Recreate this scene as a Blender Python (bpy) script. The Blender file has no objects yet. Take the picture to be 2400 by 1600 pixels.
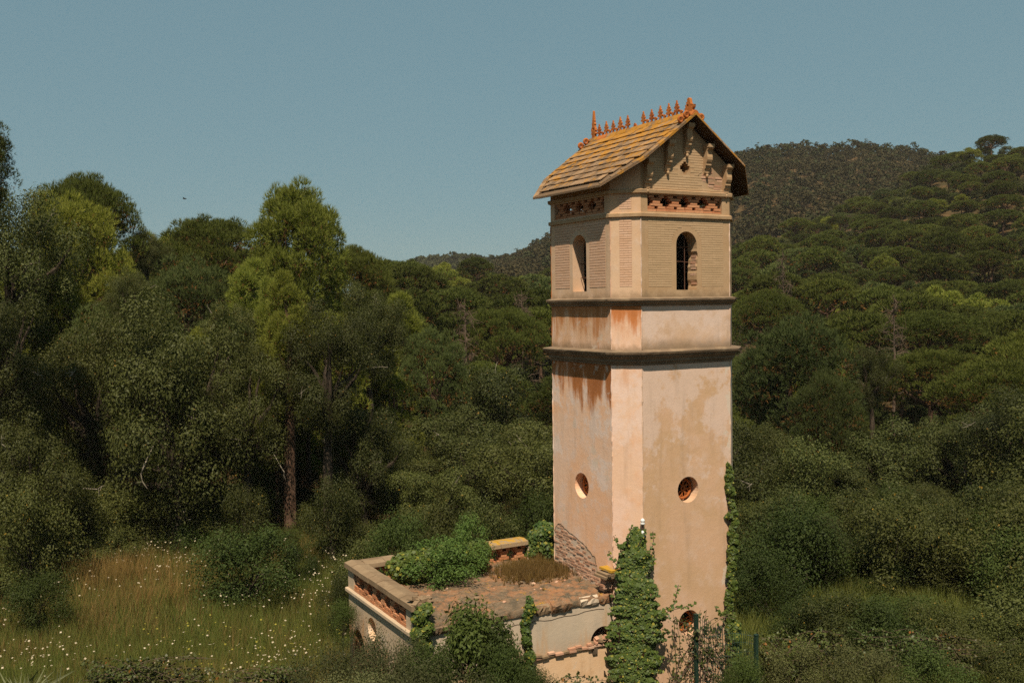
import bpy, bmesh, math, random
import numpy as np
from mathutils import Vector, Matrix, noise as mnoise
from mathutils.geometry import tessellate_polygon
R_ = math.radians
sc = bpy.context.scene
C = sc.collection
rng = np.random.default_rng(7)
random.seed(7)

# ------------------------------------------------------------------ camera, sky, sun, exposure
EYE = 9.6                                   # eye height over the ground at the foot of the tower
CAM = np.array([-14.2274, -19.3231, EYE]); YAW, PITCH, ROLL = 0.5057, -0.0382, -0.0132
FPX = 2333.3                                # focal length in photograph pixels (35 mm lens on 36 mm)
Fw = np.array([math.sin(YAW)*math.cos(PITCH), math.cos(YAW)*math.cos(PITCH), math.sin(PITCH)])
Rt = np.array([math.cos(YAW), -math.sin(YAW), 0.0]); Up = np.cross(Rt, Fw)
R2 = Rt*math.cos(ROLL)+Up*math.sin(ROLL); U2 = Up*math.cos(ROLL)-Rt*math.sin(ROLL)
cd = bpy.data.cameras.new('camera'); cam = bpy.data.objects.new('camera', cd); C.objects.link(cam)
cd.lens = 35.0; cd.sensor_width = 36.0; cd.clip_end = 6000; cd.clip_start = 0.1
cam.matrix_world = Matrix(((R2[0], U2[0], -Fw[0], CAM[0]), (R2[1], U2[1], -Fw[1], CAM[1]), (R2[2], U2[2], -Fw[2], CAM[2]), (0, 0, 0, 1)))
sc.camera = cam

SUN_EL, SUN_AZ = R_(58), R_(180+32.7)       # azimuth clockwise from +Y
sdir = Vector((math.sin(SUN_AZ)*math.cos(SUN_EL), math.cos(SUN_AZ)*math.cos(SUN_EL), math.sin(SUN_EL)))
w = bpy.data.worlds.new('World'); sc.world = w; w.use_nodes = True
wt = w.node_tree; wt.nodes.clear()
sky = wt.nodes.new('ShaderNodeTexSky'); sky.sky_type = 'NISHITA'; sky.sun_disc = False
sky.sun_elevation = SUN_EL; sky.sun_rotation = SUN_AZ; sky.air_density = 1.0; sky.dust_density = 0.0; sky.ozone_density = 6.0; sky.altitude = 150
tint = wt.nodes.new('ShaderNodeMix'); tint.data_type = 'RGBA'; tint.blend_type = 'MULTIPLY'; tint.inputs[0].default_value = 1.0
tint.inputs[7].default_value = (1.25, 1.90, 2.02, 1)
gam = wt.nodes.new('ShaderNodeGamma'); gam.inputs['Gamma'].default_value = 0.2      # evens the sky out as in the photograph's grading
bg = wt.nodes.new('ShaderNodeBackground'); bg.inputs['Strength'].default_value = 0.084
wo = wt.nodes.new('ShaderNodeOutputWorld')
wt.links.new(sky.outputs[0], gam.inputs['Color']); wt.links.new(gam.outputs[0], tint.inputs[6]); wt.links.new(tint.outputs[2], bg.inputs['Color']); wt.links.new(bg.outputs[0], wo.inputs['Surface'])
sd = bpy.data.lights.new('sun', 'SUN'); sun = bpy.data.objects.new('sun', sd); C.objects.link(sun)
sd.energy = 4.2; sd.angle = R_(0.53); sd.color = (1.0, 0.885, 0.72)
sun.rotation_euler = (-sdir).to_track_quat('-Z', 'Y').to_euler(); sun.location = (-30, -40, 60)
sc.view_settings.view_transform = 'Standard'; sc.view_settings.look = 'None'; sc.view_settings.gamma = 1.0
sc.view_settings.exposure = 0.55; sc.view_settings.use_curve_mapping = False
sc.render.engine = 'CYCLES'
sc.cycles.max_bounces = 4; sc.cycles.diffuse_bounces = 3; sc.cycles.volume_bounces = 0; sc.cycles.glossy_bounces = 1; sc.cycles.transmission_bounces = 3; sc.cycles.transparent_max_bounces = 4
sc.cycles.caustics_reflective = False; sc.cycles.caustics_refractive = False
sc.cycles.use_denoising = False          # the photograph is grainy

# ------------------------------------------------------------------ helpers
def ray(px, py): return Fw + R2*(px-1200)/FPX + U2*(800-py)/FPX
def at(px, py, v):                           # point seen at a photograph pixel, v metres in front of the camera
    return CAM + ray(px, py)*v
def onp(px, py, ax, val):
    d = ray(px, py); return CAM + d*((val-CAM[ax])/d[ax])
FH = np.array([math.sin(YAW), math.cos(YAW)]); RH = np.array([math.cos(YAW), -math.sin(YAW)])
def plan(px, v): return CAM[:2] + FH*v + RH*((px-1200)/FPX*v)
def topz(px, py, v): return float(at(px, py, v)[2])

def mesh_np(name, V, F, mats=(), midx=None, smooth=False):
    V = np.asarray(V, np.float32).reshape(-1, 3); F = np.asarray(F, np.int32); k = F.shape[1]
    me = bpy.data.meshes.new(name); me.vertices.add(len(V)); me.vertices.foreach_set('co', V.ravel())
    me.loops.add(F.size); me.loops.foreach_set('vertex_index', F.ravel())
    me.polygons.add(len(F)); me.polygons.foreach_set('loop_start', np.arange(len(F), dtype=np.int32)*k)
    try: me.polygons.foreach_set('loop_total', np.full(len(F), k, np.int32))
    except Exception: pass
    for m in mats: me.materials.append(m)
    if midx is not None: me.polygons.foreach_set('material_index', np.asarray(midx, np.int32))
    if smooth: me.polygons.foreach_set('use_smooth', np.ones(len(F), bool))
    me.update(calc_edges=True); return me

class MB:
    """collects simple solids into one mesh"""
    def __init__(s): s.v = []; s.f = []; s.m = []
    def add(s, vs, fs, mi=0):
        o = len(s.v); s.v += [tuple(map(float, p)) for p in vs]; s.f += [tuple(i+o for i in f) for f in fs]; s.m += [mi]*len(fs); return s
    def box(s, lo, hi, mi=0):
        x0, y0, z0 = lo; x1, y1, z1 = hi
        return s.add([(x0,y0,z0),(x1,y0,z0),(x1,y1,z0),(x0,y1,z0),(x0,y0,z1),(x1,y0,z1),(x1,y1,z1),(x0,y1,z1)],
              [(0,3,2,1),(4,5,6,7),(0,1,5,4),(1,2,6,5),(2,3,7,6),(3,0,4,7)], mi)
    def prism(s, poly, vec, mi=0):
        n = len(poly); p = [Vector(q) for q in poly]; v = Vector(vec)
        fs = [tuple(range(n)), tuple(range(2*n-1, n-1, -1))] + [(i, i+n, (i+1) % n + n, (i+1) % n) for i in range(n)]
        return s.add(p+[q+v for q in p], fs, mi)
    def tube(s, pts, rad, n=6, mi=0):
        pts = [Vector(p) for p in pts]; k = len(pts)
        rad = rad if hasattr(rad, '__len__') else [rad]*k
        vs = []
        for i, p in enumerate(pts):
            t = (pts[min(i+1, k-1)]-pts[max(i-1, 0)]).normalized()
            a = t.orthogonal().normalized() if i == 0 else (pa - t*pa.dot(t)).normalized()
            pa = a; b = t.cross(a)
            for j in range(n):
                g = 2*math.pi*j/n; vs.append(p+(a*math.cos(g)+b*math.sin(g))*rad[i])
        fs = [(i*n+j, i*n+(j+1) % n, (i+1)*n+(j+1) % n, (i+1)*n+j) for i in range(k-1) for j in range(n)]
        fs += [tuple(range(n-1, -1, -1)), tuple(range((k-1)*n, k*n))]
        return s.add(vs, fs, mi)
    def lathe(s, prof, c, n=10, axis=2, mi=0):
        vs = []
        for r, h in prof:
            for j in range(n):
                g = 2*math.pi*j/n; p = [r*math.cos(g), r*math.sin(g), h]
                if axis == 1: p = [p[0], h, p[1]]
                if axis == 0: p = [h, p[0], p[1]]
                vs.append((c[0]+p[0], c[1]+p[1], c[2]+p[2]))
        k = len(prof)
        fs = [(i*n+j, i*n+(j+1) % n, (i+1)*n+(j+1) % n, (i+1)*n+j) for i in range(k-1) for j in range(n)]
        fs += [tuple(range(n-1, -1, -1)), tuple(range((k-1)*n, k*n))]
        return s.add(vs, fs, mi)
    def mesh(s, name, mats, smooth=False):
        me = bpy.data.meshes.new(name); me.from_pydata(s.v, [], s.f)
        for m in (mats if isinstance(mats, (list, tuple)) else [mats]): me.materials.append(m)
        if any(s.m): me.polygons.foreach_set('material_index', s.m)
        bm = bmesh.new(); bm.from_mesh(me); bmesh.ops.recalc_face_normals(bm, faces=bm.faces); bm.to_mesh(me); bm.free()
        if smooth: me.polygons.foreach_set('use_smooth', [True]*len(me.polygons))
        return me

def link(name, me, parent=None):
    o = bpy.data.objects.new(name, me); C.objects.link(o)
    if parent is not None: par(o, parent)
    return o
def wm(o):
    M = o.matrix_basis.copy()
    return M if o.parent is None else wm(o.parent) @ o.matrix_parent_inverse @ M
def par(o, p):
    o.parent = p; o.matrix_parent_inverse = wm(p).inverted()
def tag(o, label=None, cat=None, group=None, kind=None):
    if label: o['label'] = label
    if cat: o['category'] = cat
    if group: o['group'] = group
    if kind: o['kind'] = kind
    return o
def thing(name, loc, label, cat, group=None, rz=0.0, scale=None):
    o = bpy.data.objects.new(name, None); C.objects.link(o); o.location = loc; o.rotation_euler = (0, 0, rz)
    o.empty_display_size = 0.2
    if scale is not None: o.scale = scale
    return tag(o, label, cat, group)

# ------------------------------------------------------------------ materials
class NT:
    def __init__(s, name):
        s.mat = bpy.data.materials.new(name); s.mat.use_nodes = True; s.t = s.mat.node_tree; s.t.nodes.clear()
        s.out = s.t.nodes.new('ShaderNodeOutputMaterial')
    def n(s, ty, ins=None, **kw):
        d = s.t.nodes.new(ty)
        for k, v in kw.items(): setattr(d, k, v)
        for k, v in (ins or {}).items():
            sock = d.inputs[k]
            if isinstance(v, bpy.types.NodeSocket): s.t.links.new(v, sock)
            else:
                if sock.type == 'RGBA' and len(v) == 3: v = (*v, 1)
                sock.default_value = v
        return d
    def m(s, op, a, b=0.0, c=0.0, clamp=False):
        return s.n('ShaderNodeMath', {0: a, 1: b, 2: c}, operation=op, use_clamp=clamp).outputs[0]
    def mix(s, f, a, b, mode='MIX'):
        return s.n('ShaderNodeMix', {0: f, 6: a, 7: b}, data_type='RGBA', blend_type=mode).outputs[2]
    def step(s, v, lo, hi):
        return s.n('ShaderNodeMapRange', {0: v, 1: lo, 2: hi, 3: 0.0, 4: 1.0}, interpolation_type='SMOOTHSTEP').outputs[0]
    def pos(s): return s.n('ShaderNodeTexCoord').outputs['Object']
    def sep(s, v): return s.n('ShaderNodeSeparateXYZ', {0: v}).outputs
    def noise(s, v, scale, detail=4, rough=0.55, stretch=None, off=None, dist=0.0):
        if stretch or off:
            v = s.n('ShaderNodeMapping', {'Vector': v, 'Scale': stretch or (1, 1, 1), 'Location': off or (0, 0, 0)}).outputs[0]
        return s.n('ShaderNodeTexNoise', {'Vector': v, 'Scale': scale, 'Detail': detail, 'Roughness': rough, 'Distortion': dist}).outputs[0]
    def bump(s, h, st=0.3, d=0.02): return s.n('ShaderNodeBump', {'Height': h, 'Strength': st, 'Distance': d}).outputs[0]
    def pbr(s, col, rough=0.85, nrm=None, spec=0.25):
        ins = {'Base Color': col, 'Roughness': rough, 'Specular IOR Level': spec}
        if nrm is not None: ins['Normal'] = nrm
        b = s.n('ShaderNodeBsdfPrincipled', ins); s.t.links.new(b.outputs[0], s.out.inputs[0]); return s.mat

def plaster(name, c1, c2, c3, grime=(0.20, 0.14, 0.085), streak=None, patches=0.0, fine=0.35, extra=None, bands=(), pmask=None, wash=None):
    """weathered lime render: cloudy tone, fine grain, dirt, optional rust-coloured streaks of washed-out pigment"""
    s = NT(name); p = s.pos(); x, y, z = s.sep(p)
    a = s.noise(p, 0.8, 5, 0.6); b = s.noise(p, 3.1, 6, 0.65, off=(3, 7, 1)); g = s.noise(p, 38, 4, 0.7)
    col = s.mix(s.step(a, 0.40, 0.60), c1, c2)
    col = s.mix(s.m('MULTIPLY', s.step(b, 0.46, 0.72), 0.75), col, c3)
    if wash:                                    # pigment washed thin: a paler skin, most of it where z nears z0
        wc, z0, k, thr, amt = wash
        v = s.m('ADD', s.noise(p, 1.35, 6, 0.66, off=(6, 1, 3)), s.m('MULTIPLY', s.m('SUBTRACT', z, z0), k)); col = s.mix(s.m('MULTIPLY', s.step(v, thr, thr+0.09), amt), col, wc)
    run = s.noise(p, 5.0, 4, 0.6, stretch=(1, 1, 0.12), off=(9, 2, 4))
    col = s.mix(s.m('MULTIPLY', s.step(run, 0.52, 0.75), 0.20), col, grime)
    for (zlo, zhi, amt) in bands:               # damp dirt collected along a ledge
        mk = s.m('MULTIPLY', s.step(s.m('ADD', z, s.m('MULTIPLY', s.m('SUBTRACT', b, 0.5), 0.35)), zhi, zlo), s.step(z, zlo-0.6, zlo-0.02))
        col = s.mix(s.m('MULTIPLY', mk, amt), col, grime)
    if streak:
        sc_, z0, k, thr, amt = streak
        r2 = s.noise(p, 2.6, 6, 0.62, stretch=(1, 1, 0.28), off=(1, 5, 2)); r3 = s.noise(p, 9, 4, 0.6, stretch=(1, 1, 0.10))
        v = s.m('ADD', s.m('ADD', s.m('MULTIPLY', r2, 0.75), s.m('MULTIPLY', r3, 0.3)), s.m('MULTIPLY', s.m('SUBTRACT', z, z0), k))
        if extra: v = s.m('ADD', v, s.m('MULTIPLY', s.m('SUBTRACT', {'x': x, 'y': y}[extra[0]], extra[1]), extra[2]))
        col = s.mix(s.m('MULTIPLY', s.step(v, thr, thr+0.16), amt), col, sc_)
        col = s.mix(s.m('MULTIPLY', s.step(v, thr+0.10, thr+0.30), amt*0.55), col, tuple(q*0.62 for q in sc_))
    if patches:
        q = s.noise(p, 2.3, 6, 0.62, off=(2, 2, 8))
        if pmask: q = s.m('ADD', q, s.m('MULTIPLY', s.m('SUBTRACT', {'x': x, 'y': y, 'z': z}[pmask[0]], pmask[1]), pmask[2]))
        col = s.mix(s.m('MULTIPLY', s.step(q, 0.615, 0.635), patches), col, (0.60, 0.49, 0.385))
    spk = s.noise(p, 60, 2, 0.5); col = s.mix(s.m('MULTIPLY', s.step(spk, 0.62, 0.75), fine), col, tuple(q*0.45 for q in c1))
    h = s.m('ADD', s.m('MULTIPLY', g, 0.5), s.m('MULTIPLY', b, 1.4))
    return s.pbr(col, 0.92, s.bump(h, 0.5, 0.012), 0.12)

def brickmat(name, c1, c2, dark, island=False, spread=1.0):
    s = NT(name); p = s.pos()
    r = s.n('ShaderNodeNewGeometry').outputs['Random Per Island'] if island else s.n('ShaderNodeObjectInfo').outputs['Random']
    col = s.mix(r, c1, c2)
    wp = s.n('ShaderNodeNewGeometry').outputs['Position']
    col = s.mix(s.m('MULTIPLY', s.step(s.noise(wp, 9, 5, 0.65), 0.5, 0.75), 0.55*spread), col, dark)
    return s.pbr(col, 0.9, s.bump(s.noise(wp, 55, 4, 0.65), 0.5, 0.008), 0.15)

def leafmat(name, c1, c2, c3, trans=0.25, rough=0.55, spec=0.25, alt=None, altp=0.0, tcol=None, var=(0.55, 1.12)):
    s = NT(name)
    isl = s.n('ShaderNodeNewGeometry').outputs['Random Per Island']; ob = s.n('ShaderNodeObjectInfo').outputs['Random']
    wp = s.n('ShaderNodeNewGeometry').outputs['Position']
    col = s.mix(isl, c1, c2); col = s.mix(s.m('MULTIPLY', s.step(s.noise(wp, 0.9, 3, 0.6), 0.42, 0.68), 0.7), col, c3)
    col = s.mix(s.m('MULTIPLY', ob, 0.5), col, tuple(q*f for q, f in zip(c2, (1.1, 1.0, 0.8))))
    vm = s.n('ShaderNodeMapRange', {0: s.n('ShaderNodeTexWhiteNoise', {'W': s.m('MULTIPLY', ob, 37.3)}, noise_dimensions='1D').outputs[0], 3: var[0], 4: var[1]}).outputs[0]      # one plant is darker-leaved than the next
    col = s.mix(1.0, col, s.n('ShaderNodeCombineColor', {0: vm, 1: vm, 2: vm}).outputs[0], 'MULTIPLY')
    if alt: col = s.mix(s.step(s.n('ShaderNodeTexWhiteNoise', {'W': s.m('MULTIPLY', isl, 91.7)}, noise_dimensions='1D').outputs[0], 1-altp, 1-altp+0.01), col, alt)
    col = s.mix(1.0, col, (1.24, 1.12, 0.95, 1), 'MULTIPLY')      # late-summer leaf: warmer, a little paler
    b = s.n('ShaderNodeBsdfPrincipled', {'Base Color': col, 'Roughness': rough, 'Specular IOR Level': spec})
    tr = s.n('ShaderNodeBsdfTranslucent', {'Color': s.mix(1.0, col, tcol or (1.1, 1.25, 0.55), 'MULTIPLY')})
    mx = s.n('ShaderNodeMixShader', {0: trans, 1: b.outputs[0], 2: tr.outputs[0]}); s.t.links.new(mx.outputs[0], s.out.inputs[0])
    return s.mat

def barkmat(name, c1, c2, scale=6):
    s = NT(name); p = s.n('ShaderNodeNewGeometry').outputs['Position']
    a = s.noise(p, scale, 6, 0.7, stretch=(1, 1, 0.35)); col = s.mix(s.step(a, 0.35, 0.68), c1, c2)
    return s.pbr(col, 0.95, s.bump(a, 0.8, 0.04), 0.1)

def simple(name, col, rough=0.7, metal=0.0, var=0.25, scale=8):
    s = NT(name); p = s.n('ShaderNodeNewGeometry').outputs['Position']
    c = s.mix(s.m('MULTIPLY', s.step(s.noise(p, scale, 5, 0.65), 0.4, 0.7), 1.0), col, tuple(q*(1-var*1.6) for q in col))
    m = s.pbr(c, rough, s.bump(s.noise(p, scale*7, 3), 0.3, 0.006)); return m
# ------------------------------------------------------------------ terrain: a valley meadow, wooded slopes, two far hills
NEAR = [(-400, 14), (-60, 9.5), (0, 8.0), (6, 6.6), (10, 4.6), (14, 2.7), (17, 1.4), (20, 0.7), (24, 0.35), (30, 0.5), (38, 0.7)]
FAR = {  # slope profiles at columns of the valley: distance -> ground height
 -600: [(46, 2.5), (60, 5), (80, 8), (110, 10), (200, 10), (500, 0), (1500, -20)],
 300: [(46, 2.2), (60, 5), (80, 8), (110, 10), (200, 8), (500, 0), (1500, -20)],
 600: [(46, 1.5), (60, 4), (80, 6), (110, 7), (200, 5), (500, 0), (1500, -10)],
 800: [(46, 1), (60, 3), (80, 4.5), (110, 6), (150, 6), (200, 3), (330, 0), (1500, 0)],
 900: [(46, 0), (60, 1.5), (80, 3.5), (110, 6.5), (150, 7), (200, 4), (330, 2), (500, 4), (700, 22), (1500, 10)],
 1000: [(46, -.5), (60, .5), (80, 2.5), (110, 5), (150, 8), (200, 6), (330, 5), (500, 12), (700, 36), (900, 30), (1500, 10)],
 1100: [(46, -1), (60, 0), (80, 2), (110, 4.5), (150, 8), (200, 8), (330, 8), (500, 16), (700, 38), (900, 32), (1500, 15)],
 1200: [(46, -1), (60, 0), (80, 1.5), (110, 4), (150, 7), (200, 8.5), (260, 9), (330, 13), (450, 26), (700, 32), (1500, 20)],
 1300: [(46, -1), (60, -.5), (80, 1.5), (110, 4), (150, 7), (200, 8.5), (260, 10), (330, 17), (450, 34), (700, 32), (1500, 20)],
 1450: [(46, -1.5), (60, -1), (80, 0.5), (110, 3), (150, 7), (200, 9), (260, 12), (330, 25), (450, 50), (600, 48), (1500, 30)],
 1700: [(46, -2), (60, -1.5), (80, 0), (110, 2.5), (150, 7), (200, 12), (260, 12), (330, 30), (450, 69), (520, 72), (700, 60), (1500, 40)],
 1850: [(46, -2), (60, -1.5), (80, 0), (110, 3), (150, 9), (200, 17), (240, 19), (270, 19), (330, 36), (480, 78), (700, 60), (1500, 40)],
 2000: [(46, -2), (60, -1.5), (80, 0), (110, 3), (150, 9.5), (200, 20), (240, 29), (280, 29), (330, 38), (480, 77), (700, 60), (1500, 40)],
 2200: [(46, -2), (60, -1), (80, .5), (110, 4), (150, 12), (200, 25), (260, 40), (300, 39), (360, 44), (480, 74), (700, 60), (1500, 40)],
 2400: [(46, -2), (60, -1), (80, .5), (110, 4), (150, 13), (200, 27), (260, 43), (320, 45), (480, 60), (700, 55), (1500, 40)],
 3400: [(46, -1), (60, 0), (80, 1.5), (110, 5), (150, 14), (200, 28), (260, 42), (320, 45), (480, 55), (1500, 40)]}
_cols = sorted(FAR); _t = [np.array(NEAR + FAR[c], float) for c in _cols]
def ground_uv(px, v):
    px = np.clip(px, _cols[0], _cols[-1]); v = np.asarray(v, float)
    zs = np.stack([np.interp(v, t[:, 0], t[:, 1]) for t in _t])
    i = np.clip(np.searchsorted(_cols, px)-1, 0, len(_cols)-2); c = np.array(_cols, float)
    k = (px-c[i])/(c[i+1]-c[i]); k = k*k*(3-2*k)
    z = np.take_along_axis(zs, i[None], 0)[0]*(1-k)+np.take_along_axis(zs, (i+1)[None], 0)[0]*k
    return z
def ground(x, y):
    x = np.atleast_1d(np.asarray(x, float)); y = np.atleast_1d(np.asarray(y, float))
    dx, dy = x-CAM[0], y-CAM[1]; v = dx*FH[0]+dy*FH[1]; u = dx*RH[0]+dy*RH[1]
    r = np.hypot(u, v); ang = np.arctan2(u, v); ac = np.clip(ang, -0.85, 0.85)
    back = np.abs(ang) > 0.85
    vv = np.where(back, r*np.cos(0.85)*np.where(np.abs(ang) > 1.9, -1.0, np.cos((np.abs(ang)-0.85)/1.05*np.pi)), v)
    z = ground_uv(1200+FPX*np.tan(ac), vv)
    amp = np.clip((r-30)/200, 0, 1)*2.2+0.12
    return z + amp*(np.sin(x*0.071+1.3)*np.cos(y*0.063)+0.5*np.sin(x*0.19)*np.sin(y*0.17+2)+0.25*np.sin(x*0.61+.5)*np.cos(y*0.57))
def G(x, y): return float(ground(x, y)[0])

s = NT('forest_floor'); p = s.n('ShaderNodeNewGeometry').outputs['Position']
a = s.noise(p, 0.25, 6, 0.65); b = s.noise(p, 2.2, 6, 0.7); c = s.noise(p, 14, 5, 0.7)
col = s.mix(s.step(a, 0.38, 0.62), (0.060, 0.044, 0.020), (0.115, 0.066, 0.028)); col = s.mix(s.m('MULTIPLY', s.step(b, 0.5, 0.7), 0.7), col, (0.05, 0.055, 0.02))
col = s.mix(s.m('MULTIPLY', s.step(c, 0.55, 0.75), 0.6), col, (0.14, 0.095, 0.045))
m_ground = s.pbr(col, 0.95, s.bump(s.m('ADD', c, b), 0.9, 0.08), 0.1)
radii = np.concatenate([[0.0], np.linspace(1.5, 60, 70), np.geomspace(63, 1400, 70)]); na = 300
ang = np.concatenate([np.linspace(-0.62, 0.62, 200), np.linspace(0.62, 2*math.pi-0.62, na-200+1)[1:-1]]); na = len(ang)
VX = np.concatenate([CAM[0]+r*(FH[0]*np.cos(ang)+RH[0]*np.sin(ang)) for r in radii]); VY = np.concatenate([CAM[1]+r*(FH[1]*np.cos(ang)+RH[1]*np.sin(ang)) for r in radii])
VZ = ground(VX, VY); ii = np.arange(len(radii)-1)[:, None]*na; jj = np.arange(na)[None]; j2 = (jj+1) % na
FQ = np.stack([ii+jj, ii+j2, ii+na+j2, ii+na+jj], -1).reshape(-1, 4)
tag(link('ground', mesh_np('ground', np.stack([VX, VY, VZ], -1), FQ[:, ::-1], [m_ground], smooth=True)), kind='structure')
# ------------------------------------------------------------------ the tower
A_, CH = 1.25, 0.6753; HF = A_+CH/math.sqrt(2)          # half face width, chamfer width, half overall width
RUST = (0.40, 0.135, 0.035)
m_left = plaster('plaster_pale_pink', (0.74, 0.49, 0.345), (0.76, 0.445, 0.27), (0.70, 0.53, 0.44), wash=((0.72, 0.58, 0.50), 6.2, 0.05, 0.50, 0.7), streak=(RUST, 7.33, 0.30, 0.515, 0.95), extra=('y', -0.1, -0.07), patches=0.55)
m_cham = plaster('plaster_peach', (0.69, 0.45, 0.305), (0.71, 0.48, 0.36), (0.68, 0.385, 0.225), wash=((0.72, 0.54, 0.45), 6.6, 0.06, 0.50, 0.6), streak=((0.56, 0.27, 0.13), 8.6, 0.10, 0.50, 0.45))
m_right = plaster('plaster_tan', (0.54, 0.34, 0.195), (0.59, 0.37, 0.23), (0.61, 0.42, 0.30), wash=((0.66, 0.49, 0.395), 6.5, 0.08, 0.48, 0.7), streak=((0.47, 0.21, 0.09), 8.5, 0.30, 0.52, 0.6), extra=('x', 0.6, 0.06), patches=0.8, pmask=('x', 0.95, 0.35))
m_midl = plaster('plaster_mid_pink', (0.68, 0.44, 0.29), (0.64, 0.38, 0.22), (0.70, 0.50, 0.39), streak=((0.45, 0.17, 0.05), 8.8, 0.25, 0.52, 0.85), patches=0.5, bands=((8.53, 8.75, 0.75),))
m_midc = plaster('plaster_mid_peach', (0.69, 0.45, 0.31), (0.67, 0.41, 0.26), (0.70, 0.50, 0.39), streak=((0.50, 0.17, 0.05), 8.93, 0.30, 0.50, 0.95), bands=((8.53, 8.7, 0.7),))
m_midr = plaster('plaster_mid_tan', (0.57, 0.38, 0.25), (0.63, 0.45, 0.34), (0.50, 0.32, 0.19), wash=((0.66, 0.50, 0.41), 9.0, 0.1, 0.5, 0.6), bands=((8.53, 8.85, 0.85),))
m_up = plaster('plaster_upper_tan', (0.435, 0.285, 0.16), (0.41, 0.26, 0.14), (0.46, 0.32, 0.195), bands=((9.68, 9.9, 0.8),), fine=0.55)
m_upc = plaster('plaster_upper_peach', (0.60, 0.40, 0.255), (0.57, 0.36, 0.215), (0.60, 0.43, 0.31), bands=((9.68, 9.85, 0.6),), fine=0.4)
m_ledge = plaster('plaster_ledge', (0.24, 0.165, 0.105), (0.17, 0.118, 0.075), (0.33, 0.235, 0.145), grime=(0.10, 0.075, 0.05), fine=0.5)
m_in = simple('interior_plaster', (0.30, 0.22, 0.15), 0.95)
m_mortar = plaster('scored_joint', (0.36, 0.225, 0.13), (0.33, 0.205, 0.12), (0.38, 0.255, 0.16))
m_mortar_t = plaster('scored_joint_tan', (0.36, 0.24, 0.135), (0.33, 0.215, 0.12), (0.37, 0.255, 0.15))
m_brick_pink = brickmat('scored_brick_pink', (0.57, 0.345, 0.215), (0.62, 0.395, 0.265), (0.50, 0.30, 0.18), spread=0.6)
m_brick_tan = brickmat('scored_brick_tan', (0.44, 0.295, 0.165), (0.49, 0.33, 0.19), (0.38, 0.25, 0.14), island=True, spread=0.6)
m_terra = brickmat('lattice_brick', (0.44, 0.17, 0.075), (0.56, 0.27, 0.135), (0.26, 0.115, 0.06))
m_terra_i = brickmat('old_brick', (0.42, 0.215, 0.13), (0.56, 0.35, 0.235), (0.27, 0.16, 0.10))
m_orange = brickmat('terracotta_orange', (0.34, 0.095, 0.024), (0.44, 0.145, 0.035), (0.15, 0.055, 0.025), spread=1.5)
s = NT('roof_tile'); wp = s.n('ShaderNodeNewGeometry').outputs['Position']; ob = s.n('ShaderNodeObjectInfo').outputs['Random']
col = s.mix(ob, (0.15, 0.092, 0.052), (0.36, 0.22, 0.12)); col = s.mix(s.m('MULTIPLY', s.step(s.noise(wp, 13, 5, 0.7), 0.46, 0.66), 0.75), col, (0.13, 0.095, 0.06))
lz = s.m('ADD', s.noise(wp, 3.6, 6, 0.7), s.m('MULTIPLY', s.m('SUBTRACT', s.sep(wp)[2], 12.9), 0.09))
col = s.mix(s.m('MULTIPLY', s.step(lz, 0.47, 0.585), 0.85), col, (0.40, 0.175, 0.018))
col = s.mix(s.m('MULTIPLY', s.step(s.noise(wp, 21, 4, 0.7, off=(4, 4, 4)), 0.60, 0.70), 0.55), col, (0.42, 0.36, 0.27))
m_tile = s.pbr(col, 0.92, s.bump(s.noise(wp, 60, 4, 0.7), 0.6, 0.01), 0.12)
m_wood = barkmat('soffit_wood', (0.075, 0.045, 0.025), (0.12, 0.075, 0.042), 5)
m_iron = simple('rusty_iron', (0.10, 0.045, 0.025), 0.7)
m_white = simple('porcelain', (0.72, 0.70, 0.66), 0.25, var=0.1)
m_cavity = simple('dark_cavity_wall', (0.12, 0.085, 0.055), 0.95)

tower = thing('tower', (0, 0, 0), 'tall pale tower with a tiled gable roof, arched windows and chamfered corners', 'tower')
FACES = {  # name: (origin at the face's middle, direction to the right as seen from outside, outward normal, half width)
 'left': ((-HF, 0), (0, -1), (-1, 0), A_), 'chamfer': ((-(A_+HF)/2, -(A_+HF)/2), (2**-.5, -2**-.5), (-2**-.5, -2**-.5), CH/2), 'right': ((0, -HF), (1, 0), (0, -1), A_),
 'chamfer_b': (((A_+HF)/2, -(A_+HF)/2), (2**-.5, 2**-.5), (2**-.5, -2**-.5), CH/2), 'back_r': ((HF, 0), (0, 1), (1, 0), A_), 'chamfer_c': (((A_+HF)/2, (A_+HF)/2), (-2**-.5, 2**-.5), (2**-.5, 2**-.5), CH/2),
 'back': ((0, HF), (-1, 0), (0, 1), A_), 'chamfer_d': ((-(A_+HF)/2, (A_+HF)/2), (-2**-.5, -2**-.5), (-2**-.5, 2**-.5), CH/2)}
def fpt(face, s_, z, out=0.0):
    o, d, n, _ = FACES[face]; return (o[0]+d[0]*s_+n[0]*out, o[1]+d[1]*s_+n[1]*out, z)
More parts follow.
